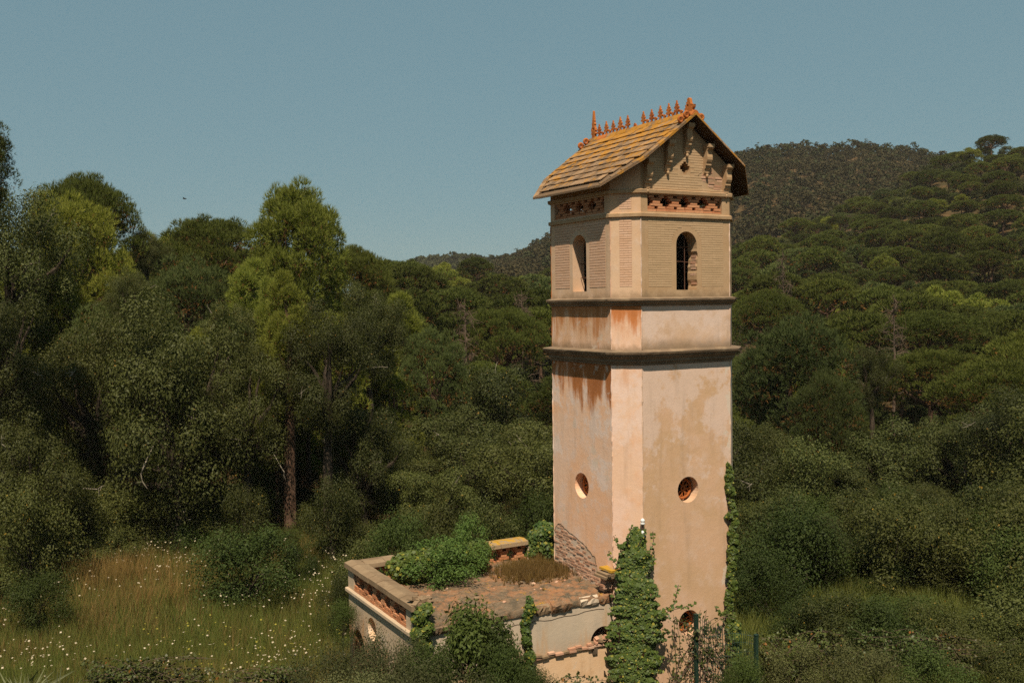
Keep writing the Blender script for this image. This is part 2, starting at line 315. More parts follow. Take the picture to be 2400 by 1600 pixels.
def panel_mesh(P, outline, holes, thick, mats, name, sides=False, wob=0.0):
    """flat wall with real openings: P(s, z, out) -> point"""
    polys = [outline]+list(holes); flat = [q for pl in polys for q in pl]
    tris = tessellate_polygon([[Vector((q[0], q[1], 0)) for q in pl] for pl in polys])
    n = len(flat); mb = MB(); V = [P(q[0], q[1], 0.0) for q in flat]+[P(q[0], q[1], -thick) for q in flat]; F = []; M = []
    nrm = Vector(P(0, 0, 1))-Vector(P(0, 0, 0))
    for t in tris:
        a, b, c = (Vector(V[i]) for i in t)
        t = t if (b-a).cross(c-a).dot(nrm) > 0 else t[::-1]
        F.append(tuple(t)); M.append(0); F.append(tuple(i+n for i in t[::-1])); M.append(1)
    o = 0
    for k, pl in enumerate(polys):
        L = len(pl)
        if k or sides:
            cen = Vector(((sum(q[0] for q in pl)/L), (sum(q[1] for q in pl)/L)))
            for i in range(L):
                j = (i+1) % L; f = (o+i, o+j, o+j+n, o+i+n)
                a, b, c = Vector(V[f[0]]), Vector(V[f[1]]), Vector(V[f[2]])
                mid = Vector(((pl[i][0]+pl[j][0])/2-cen.x, (pl[i][1]+pl[j][1])/2-cen.y)); inward = Vector(P(-mid.x, -mid.y, 0))-Vector(P(0, 0, 0))
                want = inward if k else -inward
                if (b-a).cross(c-a).dot(want) < 0: f = f[::-1]
                F.append(f); M.append(2 if len(mats) > 2 else 0)
        o += L
    me = bpy.data.meshes.new(name); me.from_pydata(V, [], F)
    for m in mats: me.materials.append(m)
    me.polygons.foreach_set('material_index', M); me.update(); return me
def circ(cx, cz, r, n=28): return [(cx+r*math.cos(2*math.pi*i/n), cz+r*math.sin(2*math.pi*i/n)) for i in range(n)]
def archp(cx, z0, z1, w_, n=14, rag=0.0):
    r = w_/2; zc = z1-r; pts = [(cx-r, z0), (cx+r, z0)]
    if rag:
        zz = z0+0.05
        while zz < zc-0.05: pts.append((cx+r+random.uniform(-.25, 1)*rag, zz)); zz += random.uniform(0.05, 0.10)
    return pts+[(cx+r*math.cos(math.pi*i/n), zc+r*math.sin(math.pi*i/n)) for i in range(n+1)]
def octo(d): a = A_+d*(math.sqrt(2)-1); h = HF+d; return [(-h, a), (-h, -a), (-a, -h), (a, -h), (h, -a), (h, a), (a, h), (-a, h)]
def ring(name, prof, mat, jitter=0.0):
    """moulding that runs round the eight sides; profile = (projection, height)"""
    vs = []; fs = []; k = len(prof); sub = 14
    for (d, z) in prof:
        o = octo(d)
        for i in range(8):
            p, q = Vector(o[i]), Vector(o[(i+1) % 8])
            for t in range(sub):
                c = p.lerp(q, t/sub); jj = jitter*(mnoise.noise(Vector((c.x*6, c.y*6, z*9)))) if jitter else 0
                vs.append((c.x*(1+jj), c.y*(1+jj), z+jj*0.5))
    n = 8*sub
    for i in range(k-1):
        for j in range(n): fs.append((i*n+j, i*n+(j+1) % n, (i+1)*n+(j+1) % n, (i+1)*n+j))
    me = bpy.data.meshes.new(name); me.from_pydata(vs, [], fs); me.materials.append(mat)
    bm = bmesh.new(); bm.from_mesh(me); bmesh.ops.recalc_face_normals(bm, faces=bm.faces); bm.to_mesh(me); bm.free()
    return link(name, me, tower)

Z_LOW, Z_MID, Z_UP, Z_FR0, Z_FR1 = 8.53, 9.68, 11.46, 11.52, 12.0
SL, Z_R = 0.757, 13.72                                   # roof slope, ridge height
soff = lambda x: Z_R-0.13-SL*abs(x)
T = 0.32
for fn, (o, d, n, hw) in FACES.items():
    seen = fn in ('left', 'chamfer', 'right', 'chamfer_b')
    f = fn if seen else 'back'
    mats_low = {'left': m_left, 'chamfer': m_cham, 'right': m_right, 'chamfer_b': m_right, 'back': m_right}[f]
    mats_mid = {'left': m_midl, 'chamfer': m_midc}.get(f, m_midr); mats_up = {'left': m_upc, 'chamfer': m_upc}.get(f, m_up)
    P = lambda s_, z, out, fn=fn: fpt(fn, s_, z, out)
    big = hw > 0.6
    holes = [circ(0.0, 5.36, 0.295), circ(0.0, 2.33, 0.29)] if fn == 'right' else ([circ(0.0, 5.36, 0.295)] if fn == 'left' else [])
    nm = 'wall'
    link('shaft_wall', panel_mesh(P, [(-hw, -0.6), (hw, -0.6), (hw, Z_LOW-0.2), (-hw, Z_LOW-0.2)], holes, T, [mats_low, m_cavity], nm), tower)
    link('middle_wall', panel_mesh(P, [(-hw, Z_LOW-0.2), (hw, Z_LOW-0.2), (hw, Z_MID-0.1), (-hw, Z_MID-0.1)], [], T, [mats_mid, m_cavity], nm), tower)
    hw_ = [archp(0.0, 9.85, 11.15, 0.58)] if fn == 'left' else ([archp(0.0, 9.85, 11.15, 0.58, rag=0.035)] if fn == 'right' else [])
    link('window_storey_wall', panel_mesh(P, [(-hw, Z_MID-0.1), (hw, Z_MID-0.1), (hw, Z_UP+0.02), (-hw, Z_UP+0.02)], hw_, T, [mats_up, m_cavity], nm), tower)
    fr = [[(-1.07, 11.57), (1.03, 11.57), (1.03, 11.93), (-1.07, 11.93)]] if big else []
    link('frieze_wall', panel_mesh(P, [(-hw, Z_UP+0.02), (hw, Z_UP+0.02), (hw, Z_FR1), (-hw, Z_FR1)], fr, 0.26, [mats_up, m_cavity], nm), tower)
    # gable storey, cut by the two roof planes
    e0, e1 = fpt(fn, -hw, 0), fpt(fn, hw, 0)
    out = [(-hw, Z_FR1), (hw, Z_FR1), (hw, soff(e1[0]))]+([(0.0, soff(0))] if fn in ('right', 'back') else [])+[(-hw, soff(e0[0]))]
    q = []
    if fn == 'right':
        u = 0.045; cz = 12.56; cxh = -0.03; st = [(1, 3), (1, 2), (2, 2), (2, 1), (3, 1)]
        pts = [(a_, b_) for a_, b_ in st]+[(a_, -b_) for a_, b_ in st[::-1]]+[(-a_, -b_) for a_, b_ in st]+[(-a_, b_) for a_, b_ in st[::-1]]
        q = [[(cxh+a_*u, cz+b_*u) for a_, b_ in pts]]
    link('gable_wall', panel_mesh(P, out, q, T, [mats_up, m_cavity], nm), tower)
fl = [(x, y, 9.3) for x, y in octo(-0.05)]
link('inner_floor', MB().prism(fl, (0, 0, 0.1)).mesh('floor', m_cavity), tower)
# worn arrises: the render is ragged along every corner
for fn in ('left', 'chamfer', 'right', 'chamfer_b'):
    for (z0, z1) in ((0.0, 8.2), (8.56, 9.5), (9.7, 11.43)):
        n = int((z1-z0)/.11); hw = FACES[fn][3]
        pts = [fpt(fn, -hw+random.uniform(-.004, .004), z0+(z1-z0)*i/n, random.uniform(-.004, .001)) for i in range(n+1)]
        link('worn_corner', MB().tube(pts, [max(.003, random.gauss(.011, .006)) for _ in pts], 5).mesh('corner', {'left': m_left, 'chamfer': m_cham}.get(fn, m_midr)), tower)
# mouldings
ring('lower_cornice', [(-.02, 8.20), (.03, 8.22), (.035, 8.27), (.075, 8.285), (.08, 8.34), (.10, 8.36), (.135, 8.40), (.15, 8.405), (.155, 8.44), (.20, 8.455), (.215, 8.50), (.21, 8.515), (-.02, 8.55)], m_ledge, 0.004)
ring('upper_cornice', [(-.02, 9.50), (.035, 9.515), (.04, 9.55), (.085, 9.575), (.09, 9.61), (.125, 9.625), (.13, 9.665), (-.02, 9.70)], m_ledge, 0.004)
ring('string_course', [(-.02, 11.44), (.05, 11.45), (.055, 11.52), (.03, 11.535), (-.02, 11.54)], m_up, 0.002)
ring('string_course', [(-.02, 11.95), (.06, 11.96), (.07, 12.03), (.04, 12.045), (-.02, 12.05)], m_up, 0.002)
# bricks: one cube with softened edges shared by every brick
bmb = bmesh.new(); bmesh.ops.create_cube(bmb, size=1.0); me_cube = {}
def cube(mat):
    if mat.name not in me_cube:
        m_ = bpy.data.meshes.new('brick'); bmb.to_mesh(m_); m_.materials.append(mat); me_cube[mat.name] = m_
    return me_cube[mat.name]
def place_box(name, mat, parent, c, dirx, size, jit=0.0):
    o = bpy.data.objects.new(name, cube(mat)); C.objects.link(o)
    o.location = c; o.scale = size; o.rotation_euler = (random.uniform(-jit, jit), random.uniform(-jit, jit), math.atan2(dirx[1], dirx[0])+random.uniform(-jit, jit)); par(o, parent); return o
def lattice(P, dirx, s0, s1, z0, z1, nm, parent, depth, out, name='lattice_brick', mat=None, skip=0.0, thin=1.0):
    mat = mat or m_terra; p = (s1-s0)/nm; h = (z1-z0)/6.4
    for i in range(nm):
        m0 = s0+p*(i+.5)
        rows = [(0, [(-.25, .48), (.25, .48)]), (1, [(-.27, .36), (.27, .36)]), (2, [(0, .60)]), (3, [(0, .36)]), (4, [(0, .56)]), (5, [(-.25, .26), (.25, .26)])]
        for r, bs in rows:
            for (c_, l_) in bs:
                if random.random() < skip: continue
                place_box(name, mat, parent, P(m0+c_*p+random.uniform(-.006, .006), z0+h*(r+.5), out+random.uniform(-.008, .008)), dirx, (l_*p*(thin if r in (2, 3, 4) else 1), depth, h*0.84), 0.012)
for fn in ('left', 'right'):
    lattice(lambda a, b, c, fn=fn: fpt(fn, a, b, c), FACES[fn][1], -1.07, 1.03, 11.57, 11.95, 4, tower, 0.15, -0.10)
# imitation brick panels scored in the render
def scored(fn, s0, s1, z0, z1, ch, bl, keep, single, mat, proud=0.005):
    d = FACES[fn][1]; mb = MB(); k = 0; z = z0
    while z < z1-ch*0.6:
        s_ = s0-(bl*0.5 if k % 2 else 0); 
        while s_ < s1-0.01:
            a_, b_ = max(s_, s0), min(s_+bl, s1); s_ += bl
            if b_-a_ < 0.05: continue
            for (c0, c1) in keep(a_, b_, z+ch/2):
                if c1-c0 < 0.035: continue
                g = 0.006; hgt = ch-0.011
                if single: place_box('brick', mat, tower, fpt(fn, (c0+c1)/2, z+ch/2+random.uniform(-.0015, .0015), proud/2-0.002+random.uniform(-.001, .001)), d, (c1-c0-g, proud+0.006, hgt), 0.003)
                else:
                    lo, hi = c0+g/2, c1-g/2; zz = z+random.uniform(-.001, .001)
                    V8 = [fpt(fn, u_, w_, o_) for o_ in (-0.004, proud*random.uniform(.7, 1.1)) for (u_, w_) in ((lo, zz), (hi, zz), (hi, zz+hgt), (lo, zz+hgt))]
                    mb.add(V8, [(4, 5, 6, 7), (0, 1, 5, 4), (1, 2, 6, 5), (2, 3, 7, 6), (3, 0, 4, 7)])
        z += ch; k += 1
    if not single: return link('scored_bricks', mb.mesh('bricks', mat), tower)
def around_window(a_, b_, z, mg=0.13):
    zc, r = 11.15-.29, .29+mg
    if z > zc+r or z < 9.85-0.02: lim = 0
    elif z < zc: lim = r
    else: lim = math.sqrt(max(r*r-(z-zc)**2, 0))
    if lim == 0: return [(a_, b_)]
    return [q for q in ((a_, min(b_, -lim)), (max(a_, lim), b_)) if q[1] > q[0]]
joint = lambda fn, pts, nm='joint_bed': link(nm, panel_mesh(lambda s_, z, o: fpt(fn, s_, z, o+0.0015), pts, [], 0.001, [m_mortar_t if fn == 'right' else m_mortar]*2, 'joint_bed'), tower)
for fn in ('left', 'right'):
    for q in ([(-1.06, 9.93), (-.42, 9.93), (-.42, 11.39), (-1.06, 11.39)], [(.42, 9.93), (1.06, 9.93), (1.06, 11.39), (.42, 11.39)], [(-.42, 11.285), (.42, 11.285), (.42, 11.39), (-.42, 11.39)]): joint(fn, q)
joint('chamfer', [(-.135, 9.93), (.135, 9.93), (.135, 11.39), (-.135, 11.39)]); joint('chamfer', [(-.135, 11.62), (.135, 11.62), (.135, 11.92), (-.135, 11.92)])
scored('left', -1.06, 1.06, 9.93, 11.39, 0.0608, 0.225, around_window, True, m_brick_pink)
scored('chamfer', -.135, .135, 9.93, 11.39, 0.0521, 0.19, lambda a, b, z: [(a, b)], True, m_brick_pink)
scored('chamfer', -.135, .135, 11.62, 11.92, 0.05, 0.19, lambda a, b, z: [(a, b)], True, m_brick_pink)
tag(scored('right', -1.06, 1.06, 9.93, 11.39, 0.0521, 0.225, around_window, False, m_brick_tan), kind='stuff')
gk = lambda a, b, z: [q for q in ((max(a, -(soff(0)-.13-z)/SL), min(b, (soff(0)-.13-z)/SL)),) if q[1] > q[0] and not (abs(z-12.56) < .16 and q[0] < .11 and q[1] > -.17) and not (q[0] > .42-(12.6-z)*.3 and 12.1 < z < 12.62)]
tag(scored('right', -1.12, 1.12, 12.07, 13.4, 0.056, 0.225, gk, False, m_brick_tan), kind='stuff')
# place on the gable where the render has come off
pat = [(.47, 12.58), (.40, 12.52), (.43, 12.46), (.33, 12.43), (.41, 12.37), (.46, 12.33), (.50, 12.27), (.62, 12.24), (.66, 12.15), (.80, 12.12), (.98, 12.11), (1.14, 12.10), (1.16, 12.2), (1.05, 12.36), (.92, 12.46), (.80, 12.55), (.72, 12.62), (.60, 12.60)]
link('bare_patch', panel_mesh(lambda s_, z, o: fpt('right', s_, z, o+0.003), pat, [], 0.002, [m_mortar, m_mortar], 'patch'), tower)
def inpoly(x, y, pl):
    r = False; j = len(pl)-1
    for i in range(len(pl)):
        if (pl[i][1] > y) != (pl[j][1] > y) and x < (pl[j][0]-pl[i][0])*(y-pl[i][1])/(pl[j][1]-pl[i][1])+pl[i][0]: r = not r
        j = i
    return r
def bare_bricks(P, dirx, pl, ch, bl, parent, mat, proud, keepp=0.85, rag=0.02):
    z0 = min(q[1] for q in pl); z1 = max(q[1] for q in pl); s0 = min(q[0] for q in pl); s1 = max(q[0] for q in pl); k = 0; z = z0
    while z < z1:
        s_ = s0-random.uniform(0, bl)
        while s_ < s1:
            L = bl*random.uniform(.8, 1.15)
            if inpoly(s_+L/2, z+ch/2, pl) and inpoly(s_+L*.2, z+ch/2, pl) and inpoly(s_+L*.8, z+ch/2, pl) and random.random() < keepp:
                place_box('bare_brick', mat, parent, P(s_+L/2, z+ch/2, random.uniform(-.4, 1)*proud), dirx, (L*.88, 0.05, ch*.62), rag)
            s_ += L
        z += ch; k += 1
bare_bricks(lambda a, b, c: fpt('right', a, b, c-0.018), (1, 0), pat, 0.06, 0.2, tower, m_terra_i, 0.008)
link('crack', MB().tube([fpt('right', *q, 0.002) for q in ((.33, 12.40), (.38, 12.44), (.42, 12.45), (.47, 12.51), (.49, 12.55))], 0.006, 4).mesh('crack', m_cavity), tower)
# broken jamb of the front window, bars, sill
for i in range(13):
    z = 9.93+i*0.068
    if 9.95 < z < 10.65: place_box('jamb_brick', m_terra_i, tower, (0.338+random.uniform(-.03, .006), -HF+.12+random.uniform(-.01, .03), z), (1, 0), (0.06, 0.18, 0.05), 0.05)
def grille(fn, bars, rails, dep):
    mb = MB()
    for s_ in bars: mb.tube([fpt(fn, s_, 9.86, -dep), fpt(fn, s_, 11.05, -dep)], 0.011, 5)
    for z, a, b in rails: mb.tube([fpt(fn, a, z, -dep), fpt(fn, (a+b)/2, z+random.uniform(-.01, .01), -dep), fpt(fn, b, z+random.uniform(-.015, .015), -dep)], 0.010, 5)
    link('window_grille', mb.mesh('grille', m_iron), tower)
grille('right', (-.16, .10), ((10.82, -.28, .24), (10.48, -.28, .2)), 0.20)
grille('left', (.02, .24), ((10.5, -.28, .28), (10.17, -.28, .28)), 0.22)
# round openings with terracotta rosettes
def rosette(fn, z, r, tilt=0.0, broken=()):
    P = lambda a, b, o: fpt(fn, a, b, o); mb = MB(); dep = -0.20
    n = 28; rr = r*0.86
    ringp = [P(rr*math.cos(2*math.pi*i/n), z+rr*math.sin(2*math.pi*i/n), dep) for i in range(n)]
    mb.tube(ringp+ringp[:2], r*0.13, 6)
    cp = [P(r*.17*math.cos(2*math.pi*i/10), z+r*.17*math.sin(2*math.pi*i/10), dep) for i in range(10)]; mb.tube(cp+cp[:2], r*0.075, 5)
    for k in range(8):
        if k in broken: continue
        t = 2*math.pi*k/8+0.2
        for sg in (-1, 1):
            pts = []
            for u in (0, .3, .6, .85, 1.0):
                q = r*(.2+.62*u); w2 = sg*math.sin(u*math.pi*.92)*0.17*r
                pts.append(P(q*math.cos(t)-w2*math.sin(t), z+q*math.sin(t)+w2*math.cos(t), dep))
            mb.tube(pts, r*0.06, 5)
    link('rosette_grille', mb.mesh('rosette', m_orange, True), tower)
rosette('right', 5.36, 0.255, broken=(3, 4)); rosette('left', 5.36, 0.255); rosette('right', 2.33, 0.25, broken=(1, 2))
# ivory insulators on the corner
for z in (4.74, 4.47):
    o = link('insulator', MB().lathe([(.012, 0), (.05, .0), (.055, .03), (.03, .05), (.05, .07), (.05, .10), (.02, .13), (.01, .135)], (-A_-.07, -HF-.07, z), 12).mesh('insulator', m_white, True), tower)
    link('hook', MB().tube([(-A_-.07, -HF-.07, z+.01), (-A_-.07, -HF-.07, z-.09), (-A_-.03, -HF-.03, z-.12), (-A_+.03, -HF+.05, z-.12)], 0.012, 5).mesh('hook', m_iron), o)
# fallen render low on the left side: bare brickwork behind a ragged edge
pl = [(-1.24, 3.1), (-1.24, 4.06), (-1.18, 4.16), (-1.10, 4.23), (-1.0, 4.27), (-.9, 4.25), (-.80, 4.20), (-.62, 4.16), (-.45, 4.13), (-.25, 4.08), (-.05, 4.02), (.12, 3.96), (.22, 3.90), (.33, 3.87), (.42, 3.80), (.52, 3.79), (.60, 3.6), (.75, 3.2), (.85, 3.05)]
rag = []
for i, q in enumerate(pl):
    rag.append(q)
    if 0 < i < len(pl)-2:
        nx = pl[i+1]; rag.append(((q[0]+nx[0])/2+random.uniform(-.02, .02), (q[1]+nx[1])/2+random.uniform(-.02, .02)))
link('bare_patch', panel_mesh(lambda s_, z, o: fpt('left', s_, z, o+0.004), rag, [], 0.003, [plaster('old_mortar', (0.56, 0.42, 0.31), (0.48, 0.34, 0.235), (0.62, 0.50, 0.40))]*2, 'patch'), tower)
bare_bricks(lambda a, b, c: fpt('left', a, b, c-0.014), (0, -1), rag, 0.062, 0.155, tower, m_terra_i, 0.012, 0.80, 0.03)
edge = [fpt('left', q[0]+.01, q[1]+.012, 0.006) for q in rag[1:-3]]
link('edge_shadow_line', MB().tube(edge, [0.004+0.005*random.random() for _ in edge], 5).mesh('edge', m_cavity), tower)  # dark tube stands in for the shadow line along the broken render

# roof: two slopes whose corners are cut like the tower's
EX, EY = 2.11, 2.09; KX = 1.40; KY = 1.43
pl_l = [(0, EY), (0, -EY), (-KX, -EY), (-EX, -KY), (-EX, KY), (-KX, EY)]
zr = lambda x, o=0.0: Z_R-SL*abs(x)+o
for sx in (1, -1):
    pts = [(x*sx, y, zr(x, -0.045)) for x, y in pl_l]; nz = Vector((-SL*sx, 0, 1)).normalized()
    link('roof_slab', MB().prism(pts, (0, 0, 0.044)).mesh('slab', m_tile), tower)
    ins = [(x*sx*0.985, y*0.985, zr(x, -0.05)) for x, y in pl_l]
    for k in range(14):                                    # soffit boards run along the slope
        ya, yb = -EY*.985+k*EY*2*.985/14, -EY*.985+(k+1)*EY*2*.985/14-0.012
        def xl(y): return EX*.985 if abs(y) < KY else EX*.985-(abs(y)-KY)*(EX-KX)/(EY-KY)
        b = [(0, ya, zr(0, -.05)), (0, yb, zr(0, -.05)), (-sx*xl(yb), yb, zr(xl(yb), -.05)), (-sx*xl(ya), ya, zr(xl(ya), -.05))]
        link('soffit_board', MB().prism(b, (0, 0, -0.022)).mesh('board', m_wood), tower)
ROWS = 9; dx = 0.203; TW = 0.215
tm = MB().add([(-.5, -.5, 0), (.5, -.5, 0), (.5, .5, 0), (-.5, .5, 0), (-.5, -.5, 1), (.5, -.5, 1), (.5, .5, 1), (-.5, .5, 1)], [(0, 3, 2, 1), (4, 5, 6, 7), (0, 1, 5, 4), (1, 2, 6, 5), (2, 3, 7, 6), (3, 0, 4, 7)]).mesh('tile', m_tile)
cosS = 1/math.sqrt(1+SL*SL); th = math.atan(SL)
def row_y(x): return (EY-.17) if abs(x) < KX-0.08 else (EY-.17)-(abs(x)-KX+0.08)*(EY-KY)/(EX-KX)
for r in range(ROWS):
    x0 = 0.10+r*dx*1.02; x1 = x0+dx*1.16; xm = (x0+x1)/2; yl = row_y(x1); n = int(2*yl/TW); tw = 2*yl/n
    for i in range(n):
        o = bpy.data.objects.new('tile', tm); C.objects.link(o); y = -yl+(i+.5)*tw
        o.scale = ((x1-x0)/cosS, tw*0.955, 0.016+random.uniform(0, .004)); o.rotation_euler = (random.uniform(-.012, .012), -th+0.095+random.uniform(-.012, .012), random.uniform(-.01, .01))
        o.location = (-xm+random.uniform(-.008, .008), y, zr(xm, 0.02)+random.uniform(-.004, .005)); par(o, tower)
mbr = MB()
for r in range(ROWS):
    x0 = 0.10+r*dx*1.02; x1 = x0+dx*1.16; yl = row_y(x1)
    mbr.add([(x0, -yl, zr(x0, .006)), (x1, -yl, zr(x1, .045)), (x1, yl, zr(x1, .045)), (x0, yl, zr(x0, .006)), (x1, -yl, zr(x1, .005)), (x1, yl, zr(x1, .005))], [(0, 1, 2, 3), (1, 4, 5, 2)])
tag(link('far_slope_tiles', mbr.mesh('courses', m_tile), tower))
# flat verge border and ridge
for sg in (-1, 1):
    for (p0, p1) in (((0, EY), (-KX, EY)), ((-KX, EY), (-EX, KY))):
        L = 7 if p0[0] == 0 else 4
        for i in range(L):
            a0 = Vector(p0).lerp(Vector(p1), i/L+.01); a1 = Vector(p0).lerp(Vector(p1), (i+1)/L-.01); dn = Vector((0.06 if p0[0] else 0, -0.17))
            q = [(a0.x, a0.y*sg), (a1.x, a1.y*sg), (a1.x+dn.x, (a1.y+dn.y)*sg), (a0.x+dn.x, (a0.y+dn.y)*sg)]
            link('verge_tile', MB().prism([(x, y, zr(x, .003)) for x, y in q], (0, 0, .012+random.uniform(0, .006))).mesh('verge', m_tile), tower)
for i in range(10):
    y0 = -EY+i*EY*2/10+.01; y1 = y0+EY*.2-.02
    sec = [(-.12, -.09), (-.10, -.055), (-.05, .01), (0, .035), (.05, .01), (.10, -.055), (.12, -.09)]
    link('ridge_tile', MB().prism([(x, y0, Z_R+z+.03) for x, z in sec], (0, y1-y0, random.uniform(-.008, .008))).mesh('ridge', m_orange if i in (0, 8) else m_tile), tower)
# terracotta cresting
def flat(name, pts, y, z, th_=0.04, mat=None, hole=None, sc_=1.0, parent=None):
    P = lambda s_, zz, o: (o, y-s_*sc_, z+zz*sc_)
    me = panel_mesh(lambda s_, zz, o: (th_/2+o, y+s_*sc_, z+zz*sc_), pts, [hole] if hole else [], th_, [m_orange]*3, name, sides=True)
    return link(name, me, parent or tower)
half = [(.05, 0), (.02, .04), (.016, .075), (.06, .07), (.095, .10), (.085, .135), (.04, .13), (.035, .15), (.075, .16), (.08, .19), (.05, .215), (.03, .21), (.045, .24), (.03, .265), (.012, .28), (.006, .32), (0, .345)]
tref = half+[(-a, b) for a, b in half[-2::-1]]
ys = [1.68, 1.37, 1.07, .77, .46, -.17, -.49, -.82, -1.13, -1.42]
for i, y in enumerate(ys):
    o = flat('crest_finial', tref, y, Z_R+.05, sc_=random.uniform(.85, 1.02)); o.rotation_euler.z = 0
    if i != 4: flat('crest_link', [(-.05, 0), (.05, 0), (.02, .03), (.05, .06), (.03, .09), (0, .10), (-.03, .09), (-.05, .06), (-.02, .03)], y-.155, Z_R+.045, .035)
flat('crest_finial', [(-.05, 0), (.06, 0), (.05, .05), (.02, .09), (-.02, .06)], .15, Z_R+.05)
hl = [(.07, 0), (.06, .08), (.10, .12), (.075, .17), (.10, .20), (.085, .26), (.06, .29), (.05, .33), (.065, .36), (.05, .39), (.035, .41), (.045, .45), (.03, .47), (.025, .53), (.018, .60), (.008, .68), (0, .70)]
flat('end_finial', hl+[(-a, b) for a, b in hl[-2::-1]], 1.92, Z_R+.03, .06, hole=circ(0, .24, .035, 12))
hb = [(.16, 0), (.15, .06), (.19, .10), (.20, .16), (.15, .15), (.12, .11), (.09, .13), (.11, .18), (.08, .20), (.06, .27), (.05, .31), (.02, .335), (-.02, .33), (-.05, .30), (-.04, .25), (-.085, .24), (-.07, .19), (-.12, .18), (-.11, .12), (-.15, .10), (-.13, .05), (-.16, 0)]
flat('end_finial', [(-a*.9, b*.95) for a, b in hb][::-1], -1.86, Z_R+.04, .07, hole=circ(.02, .15, .03, 10))
def scroll(name, c, r, turns=1.6, sg=1):
    pts = [];
    for i in range(20):
        t = i/19*turns*2*math.pi; q = r*(1-.72*i/19); pts.append((c[0]+sg*q*math.cos(t), c[1], c[2]+q*math.sin(t)))
    link(name, MB().tube(pts, [0.035-0.015*i/19 for i in range(20)], 6).mesh(name, m_orange, True), tower)
for y in (-EY+.09, EY-.09):
    for x in (-.20, -.36): scroll('verge_scroll', (x, y, zr(x, .10)), .075)
    scroll('verge_scroll', (.22, y, zr(.22, .09)), .07, sg=-1)
# consoles under the front verge, each with its purlin end
prof = [(0, 0), (.27, 0), (.27, -.09), (.245, -.105), (.21, -.12), (.185, -.16), (.185, -.22), (.20, -.28), (.195, -.34), (.17, -.385), (.15, -.40), (.14, -.42), (.14, -.46), (.105, -.47), (.095, -.52), (.06, -.55), (.045, -.62), (.02, -.66), (0, -.67)]
for x in (-1.10, -.54, 0, .56, 1.12):
    zt = soff(abs(x)+.09)-.005
    cb = link('console', MB().prism([(x-.075, -HF-a*.78, zt+b) for a, b in prof], (.15, 0, 0)).mesh('console', m_up), tower)
    link('cap_block', MB().box((x-.085, -HF-.225, zt-.07), (x+.085, -HF-.0, zt+.003)).mesh('cap', m_up), cb)
    link('drop', MB().lathe([(.012, 0), (.03, .03), (.035, .06), (.02, .09), (.03, .11), (.03, .13)], (x, -HF-.05, zt-.74), 8).mesh('drop', m_up), cb)
# ------------------------------------------------------------------ the low annex with its ruined roof terrace
AX, AY0, AY1, ZS = -6.55, -1.25, 2.50, 3.20
m_grey = plaster('render_grey', (0.50, 0.40, 0.29), (0.55, 0.43, 0.31), (0.43, 0.355, 0.27), grime=(0.21, 0.175, 0.13), streak=((0.50, 0.31, 0.165), 2.55, -0.22, 0.53, 0.6), bands=((1.9, 2.45, 0.55),), fine=0.6)
m_peach = plaster('render_peach', (0.68, 0.44, 0.25), (0.70, 0.48, 0.30), (0.62, 0.38, 0.20), patches=0.4)
m_side = plaster('render_side', (0.50, 0.375, 0.25), (0.55, 0.40, 0.26), (0.42, 0.33, 0.24), streak=((0.52, 0.25, 0.10), 2.55, -0.16, 0.52, 0.75), patches=.5, fine=0.5)
m_cap = plaster('capping_stone', (0.25, 0.17, 0.10), (0.19, 0.125, 0.072), (0.32, 0.225, 0.135), grime=(0.12, 0.09, 0.055), fine=0.6)
s = NT('terrace'); p = s.n('ShaderNodeNewGeometry').outputs['Position']
a = s.noise(p, 1.1, 6, 0.7); b = s.noise(p, 4.5, 6, 0.7); c = s.noise(p, 20, 5, 0.75)
col = s.mix(s.step(a, 0.40, 0.60), (0.30, 0.145, 0.07), (0.17, 0.12, 0.075)); col = s.mix(s.step(b, 0.47, 0.62), col, (0.11, 0.085, 0.055))
col = s.mix(s.m('MULTIPLY', s.step(c, 0.52, 0.66), 0.7), col, (0.27, 0.21, 0.145)); col = s.mix(s.m('MULTIPLY', s.step(s.noise(p, 3.2, 6, 0.75, off=(5, 1, 1)), 0.60, 0.66), 0.95), col, (0.48, 0.25, 0.02))
m_terr = s.pbr(col, 0.95, s.bump(s.m('ADD', c, b), 0.9, 0.03), 0.1)
s = NT('lichen_cap'); p = s.n('ShaderNodeNewGeometry').outputs['Position']
col = s.mix(s.step(s.m('ADD', s.noise(p, 6, 6, 0.7), s.m('MULTIPLY', s.m('SUBTRACT', s.sep(p)[2], 3.68), 3.0)), 0.44, 0.58), (0.30, 0.21, 0.125), (0.44, 0.24, 0.03)); m_lich = s.pbr(col, 0.95, s.bump(s.noise(p, 30, 4), 0.6, 0.02), 0.1)

annex = thing('annex', (-4.1, 0.6, 0), 'low ruined flat-roofed annex with broken parapets built against the tower', 'building')
PF = lambda s_, z, o: (s_, AY0-o, z)                 # front wall
PL = lambda s_, z, o: (AX-o, -s_, z)                 # left wall (s runs towards the camera's right)
PB = lambda s_, z, o: (s_, AY1-.30-o, z)             # inner side of the back parapet
half_arch = lambda cx, z0, zt, w_: archp(cx, z0, zt, w_, 16)
link('front_wall', panel_mesh(PF, [(AX, 2.05), (-1.73, 2.05), (-1.73, 3.12), (AX, 3.12)], [half_arch(-2.02, 2.12, 2.46, .66), half_arch(-4.47, 2.12, 2.46, .66)], .3, [m_grey, m_cavity], 'front'), annex)
link('lower_wall', panel_mesh(lambda s_, z, o: (s_, AY0-.03-o, z), [(AX, -.5), (-1.73, -.5), (-1.73, 2.06), (AX, 2.06)], [], .3, [m_peach, m_cavity], 'lower'), annex)
